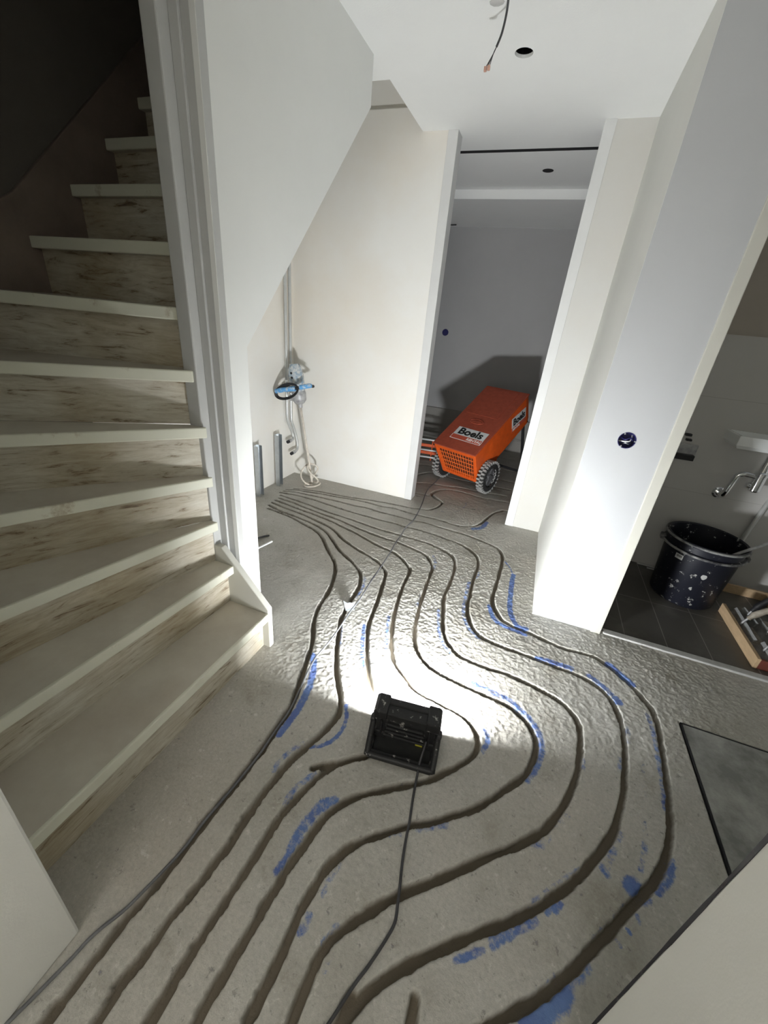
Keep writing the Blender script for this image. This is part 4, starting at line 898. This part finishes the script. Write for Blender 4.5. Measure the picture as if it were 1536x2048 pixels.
cw = thing('ceiling_lamp_wires', 'dark wires with clear terminal connectors hanging from the white ceiling', 'wire', (-0.43, 2.09, ZC))
D0 = Vector((-0.43, 2.09, ZC))
def wv(L): return [Vector(p) - D0 for p in L]
bm = NB(); tube(bm, wv(smooth_pts([(-0.430, 2.095, 2.558), (-0.436, 2.11, 2.545), (-0.441, 2.14, 2.515), (-0.449, 2.15, 2.468), (-0.462, 2.15, 2.43)], 6)), 0.0042, 8); obj('sheath', bm, M['cable'], cw, smooth=True)
for e in ((-0.4915, 2.15, 2.376), (-0.4855, 2.15, 2.377), (-0.478, 2.15, 2.379)):
    bm = NB(); tube(bm, wv(smooth_pts([(-0.461, 2.15, 2.432), (-0.470, 2.15, 2.412), e], 5)), 0.0017, 6); obj('wire', bm, M['cable'], cw, smooth=True)
for x, z in ((-0.493, 2.371), (-0.4805, 2.374)):
    bm = NB(); bx(bm, x - 0.0055, x + 0.0055, 2.145, 2.155, z - 0.009, z + 0.006); bmesh.ops.translate(bm, verts=bm.verts, vec=-D0); obj('terminal_connector', bm, M['copperclear'], cw, bevel=0.0015)
bm = NB(); lathe(bm, [(0, 0), (0.03, 0), (0.026, -0.003), (0, -0.004)], 9, Matrix.Translation((-0.487, 2.157, ZC + 0.001)) @ Matrix.Diagonal((1.0, 0.8, 1, 1)))
tag(obj('plaster_patch', bm, M['gapgrey'], smooth=True), 'grey unpainted plaster patch on the ceiling beside the hanging wires', 'patch')

def dark_cap(label, loc, r, rot):
    t = thing('blank_box', label, 'socket box', loc, rot)
    bm = NB(); lathe(bm, [(0, 0.001), (r * .82, 0.001), (r * .85, 0.004), (r, 0.004), (r, -0.0), (0, 0)], 28); obj('cover', bm, M['screwblue'], t)
dark_cap('small round dark socket box high on the grey rear room wall', (-1.287, 5.499, 1.362), 0.040, (R(90), 0, 0))
bm = NB(); lathe(bm, [(0, -0.001), (0.040, -0.001), (0.040, 0.002), (0, 0.002)], 28, Matrix.Translation((-0.322, 3.962, ZC - 0.001)))
tag(obj('ceiling_blank', bm, M['dark']), 'small dark round blank on the grey rear room ceiling', 'ceiling blank')
bm = NB(); tube(bm, smooth_pts([(-1.38, 5.40, 2.485), (-1.43, 5.37, 2.470), (-1.40, 5.33, 2.462), (-1.30, 5.35, 2.470)], 6), 0.006, 8)
tag(obj('wire_stub', bm, M['black'], smooth=True), 'short black wire stub sticking out at the top of the rear wall', 'wire')

# ------------------------------------------------------------------ floor hatch with dark seam
fh = thing('floor_hatch', 'square floor hatch outlined by a thin black seam on the right', 'hatch', (1.205, 1.168, 0))
bm = NB(); bx(bm, -0.300, 0.300, -0.414, 0.414, -0.010, 0.001); obj('cover', bm, mat('hatch_cement', (0.36, 0.36, 0.34), 0.7, col2=(0.19, 0.19, 0.18), scale=6, bump=.3, bscale=60, contrast=(.40, .62)), fh, bevel=0.001)
bm = NB()
for b in ((-0.308, 0.308, 0.414, 0.4195), (-0.308, 0.308, -0.4195, -0.414), (-0.308, -0.3025, -0.4195, 0.4195), (0.3025, 0.308, -0.4195, 0.4195)): bx(bm, *b, -0.010, 0.0022)
obj('seam', bm, M['dark'], fh, label='thin black seam')

# ------------------------------------------------------------------ washroom
tb = thing('mortar_tub', 'large black mortar tub splashed with plaster on the dark washroom floor', 'tub', (1.168, 2.742, 0))
bm = NB(); lathe(bm, [(0, 0.0), (0.166, 0.0), (0.175, 0.012), (0.197, 0.345), (0.209, 0.350), (0.211, 0.366), (0.201, 0.370), (0.203, 0.405), (0.213, 0.410), (0.215, 0.424), (0.206, 0.430), (0.196, 0.424), (0.168, 0.02), (0, 0.015)], 56)
smooth_angle(obj('tub_body', bm, M['bucket'], tb), 50)
for z, r in ((0.358, 0.212), (0.419, 0.2115)):
    bm = NB(); tube(bm, [(r * math.cos(t * 2 * math.pi / 56), r * math.sin(t * 2 * math.pi / 56), z) for t in range(56)], 0.0075, 8, closed=True)
    obj('rim_ring', bm, M['bucketrim'], tb, smooth=True, label='dusty grey rim')
for a in (2.95, -0.19):
    bm = NB(); bx(bm, 0.199, 0.230, -0.030, 0.030, 0.345, 0.375, Matrix.Rotation(a, 4, 'Z')); obj('handle_lug', bm, M['bucketrim'], tb, bevel=0.006)
def on_tub(az, z, w, h, name, m, off=0.0015, ell=False):
    r = 0.1753 + (z - 0.012) / 0.333 * 0.0217
    bm = NB(); n = 6; V = []
    if ell:
        cv = []
        for k in range(14):
            t = 2 * math.pi * k / 14; zz = z + h / 2 * math.sin(t) * (1 + .15 * math.sin(3 * t)); aa = az + w / 2 * math.cos(t) / r; rr = 0.1753 + (zz - 0.012) / 0.333 * 0.0217 + off
            cv.append(bm.verts.new((rr * math.cos(aa), rr * math.sin(aa), zz)))
        bm.faces.new(cv)
    else:
        for k in range(n + 1):
            aa = az + (k / n - .5) * w / r
            for zz in (z - h / 2, z + h / 2):
                rr = 0.1753 + (zz - 0.012) / 0.333 * 0.0217 + off; V.append(bm.verts.new((rr * math.cos(aa), rr * math.sin(aa), zz)))
        for k in range(n): bm.faces.new((V[2 * k], V[2 * k + 2], V[2 * k + 3], V[2 * k + 1]))
    return obj(name, bm, m, tb)
sl = on_tub(R(-138), 0.315, 0.045, 0.032, 'price_sticker', M['label'])
sl['label'] = 'small white barcode sticker'
for k, dx in enumerate((-0.30, -0.18, -0.10, 0.03, 0.12, 0.22, 0.32)):
    r = 0.195; bmz = on_tub(R(-138) + dx * 0.045 / r, 0.319, 0.0028, 0.014, 'barcode_bar', M['ink'], off=0.003)
    bmz.parent = sl
d = on_tub(R(-92), 0.245, 0.030, 0.034, 'plaster_blob', M['gapgrey'], off=0.002, ell=True); d['label'] = 'pale round plaster blob'
bm = NB(); tube(bm, [(1.250, 2.580, 0.409), (1.345, 2.647, 0.442), (1.56, 2.80, 0.515)], 0.009, 10)
tag(obj('mixing_rod', bm, M['castgrey'], smooth=True), 'grey metal rod resting over the rim of the black tub', 'rod')

cr = thing('tool_tray', 'wooden tray of plastering tools with red-brown end board on washroom floor', 'tray', (1.355, 2.144, 0))
def crp(name, m, *b, label=None, bevel=0.002):
    bm = NB(); bx(bm, *b); return obj(name, bm, m, cr, bevel=bevel, label=label)
crp('side_board', M['wood'], 0, 0.018, 0, 0.50, 0.0, 0.062); crp('side_board', M['wood'], 0.335, 0.353, 0, 0.80, 0.0, 0.062)
crp('end_board', M['redboard'], 0.018, 0.335, 0, 0.018, 0.0, 0.058, label='red-brown end board with white marks'); crp('end_board', M['wood'], 0.10, 0.335, 0.782, 0.80, 0.0, 0.062)
crp('bottom_board', M['handle'], 0.018, 0.335, 0.018, 0.50, 0.002, 0.012)
def trowel(label, x, y, z, rot, blade_l, blade_w, hm, tilt):
    t = thing('plastering_trowel', label, 'trowel', (x, y, z), (0, tilt, rot), 'plastering tools in the wooden tray')
    bm = NB(); bx(bm, -blade_w, 0.0, -blade_l / 2, blade_l / 2, 0, 0.0022); bx(bm, -0.02, 0.0, -blade_l / 2, blade_l / 2, 0.0022, 0.010); obj('blade', bm, M['bladesteel'], t)
    bm = NB(); tube(bm, smooth_pts([(-0.03, 0, 0.010), (0.0, 0, 0.022), (0.030, 0, 0.028)], 4), 0.006, 8); obj('tang', bm, M['castgrey'], t, smooth=True)
    bm = NB(); tube(bm, smooth_pts([(0.02, 0, 0.026), (0.05, 0, 0.032), (0.09, 0, 0.032), (0.13, 0, 0.028), (0.142, 0, 0.024)], 4), [0.012] * 4 + [0.018] * 4 + [0.0165] * 4 + [0.015] * 4 + [0.008], 12); obj('handle', bm, M[hm], t, smooth=True)
trowel('wide steel trowel at the front of the tray, blade along the pine board', 1.420, 2.465, 0.066, R(-2), 0.30, 0.055, 'handle', R(-52))
trowel('short steel trowel nearest the red-brown end of the tray', 1.440, 2.238, 0.072, R(-4), 0.13, 0.055, 'black', R(-58))
trowel('steel trowel farthest back in the tray beside the black tub', 1.475, 2.56, 0.072, R(4), 0.15, 0.055, 'black', R(-62))
trowel('steel trowel with pale handle in the middle of the tray', 1.520, 2.42, 0.072, R(3), 0.26, 0.062, 'handle', R(-60))
bm = NB(); tube(bm, [(1.440, 3.035, 0.002), (1.475, 3.035, 0.36), (1.525, 3.035, 0.88)], 0.013, 12)
tag(obj('broom_handle', bm, M['whitepipe'], smooth=True), 'pale tube leaning against the washroom wall behind the black tub', 'tube')
for k, (x, y, a, lb) in enumerate(((1.02, 3.030, 4, 'thin pale strip on the washroom floor touching the back wall'), (1.075, 2.995, 9, 'thin pale strip on the washroom floor nearer the black tub'))):
    bm = NB(); bx(bm, -0.055, 0.055, -0.005, 0.005, 0, 0.008, Matrix.Translation((x, y, 0.001)) @ Matrix.Rotation(R(a - 8), 4, 'Z'))
    tag(obj('floor_strip', bm, M['gapgrey']), lb, 'strip')
hd = thing('wall_holder', 'small grey holder with dark underside on the washroom back wall by the doorway', 'holder', (0.94, 3.05, 0.82))
bm = NB(); bx(bm, -0.10, 0.085, -0.012, 0, 0.0, 0.085); obj('back_plate', bm, M['castgrey'], hd, bevel=0.004)
bm = NB(); bx(bm, -0.10, 0.075, -0.050, -0.012, -0.012, 0.022); obj('lower_lip', bm, M['black'], hd, bevel=0.003)
for b in ((0.0, 0.03, 0.105, 0.118), (-0.015, 0.02, 0.135, 0.15)):
    bm = NB(); bx(bm, b[0], b[1], -0.03, 0.0, b[2], b[3]); obj('clip', bm, M['black'], hd, bevel=0.002)

ws = thing('wash_basin', 'small white wall-hung wash basin at the right edge above chrome pipework', 'basin', (1.345, 3.05, 0.955))
bm = NB()
o_ = [(-0.215, -0.205), (0.215, -0.205), (0.215, 0), (-0.215, 0)]
def ring(s, z, dy=0.0): return [bm.verts.new((x * s if abs(x) > 0 else x, y * s + dy, z)) for x, y in o_]
Rg = [ring(0.94, 0.0, 0.0), ring(1.0, 0.02), ring(1.0, 0.075), ring(0.93, 0.075, -0.01), ring(0.80, 0.025, -0.025)]
bm.faces.new(Rg[0][::-1]); bm.faces.new(Rg[-1])
for A, B in zip(Rg, Rg[1:]):
    for k in range(4): bm.faces.new((A[k], A[(k + 1) % 4], B[(k + 1) % 4], B[k]))
obj('bowl', bm, M['ceramic'], ws, bevel=0.012, bseg=3)
bt = thing('bottle_trap', 'chrome bottle trap and waste pipe under the wash basin', 'trap', (1.362, 2.955, 0.72))
bm = NB(); lathe(bm, [(0, -0.02), (0.026, -0.02), (0.032, -0.012), (0.032, 0.08), (0.036, 0.082), (0.036, 0.098), (0.022, 0.104), (0.016, 0.233), (0, 0.233)], 24); smooth_angle(obj('bottle', bm, M['chrome'], bt))
bm = NB(); tube(bm, smooth_pts([(-0.02, 0, 0.070), (-0.055, 0.0, 0.074), (-0.085, 0.0, 0.074), (-0.108, 0.003, 0.060), (-0.115, 0.006, 0.03), (-0.120, 0.012, -0.02), (-0.124, 0.018, -0.06), (-0.126, 0.035, -0.085), (-0.126, 0.094, -0.09)], 6), 0.0165, 14); obj('waste_pipe', bm, M['chrome'], bt, smooth=True)
bm = NB(); lathe(bm, [(0.0165, 0), (0.036, 0), (0.036, -0.004), (0.026, -0.012), (0.0165, -0.012)], 26, Matrix.Translation((-0.126, 0.094, -0.09)) @ Matrix.Rotation(R(-90), 4, 'X')); smooth_angle(obj('wall_rosette', bm, M['chrome'], bt))
bm = NB(); lathe(bm, [(0, 0), (0.015, 0), (0.017, 0.004), (0.017, 0.022), (0, 0.024)], 18, Matrix.Translation((-0.025, 0, 0.012)) @ Matrix.Rotation(R(-90), 4, 'Y')); smooth_angle(obj('valve_knob', bm, M['chrome'], bt))

# ------------------------------------------------------------------ added fill light outside the assumed hallway window, unseen behind the camera
ld = bpy.data.lights.new('added_fill_light', 'AREA'); ld.shape = 'RECTANGLE'; ld.size = 1.0; ld.size_y = 1.4; ld.energy = FILL_POWER; ld.color = (1.0, 0.96, 0.88)
lo = bpy.data.objects.new('added_fill_light', ld); C.objects.link(lo); lo.location = (-0.18, -1.80, 1.5); lo.rotation_euler = (R(90), 0, 0)
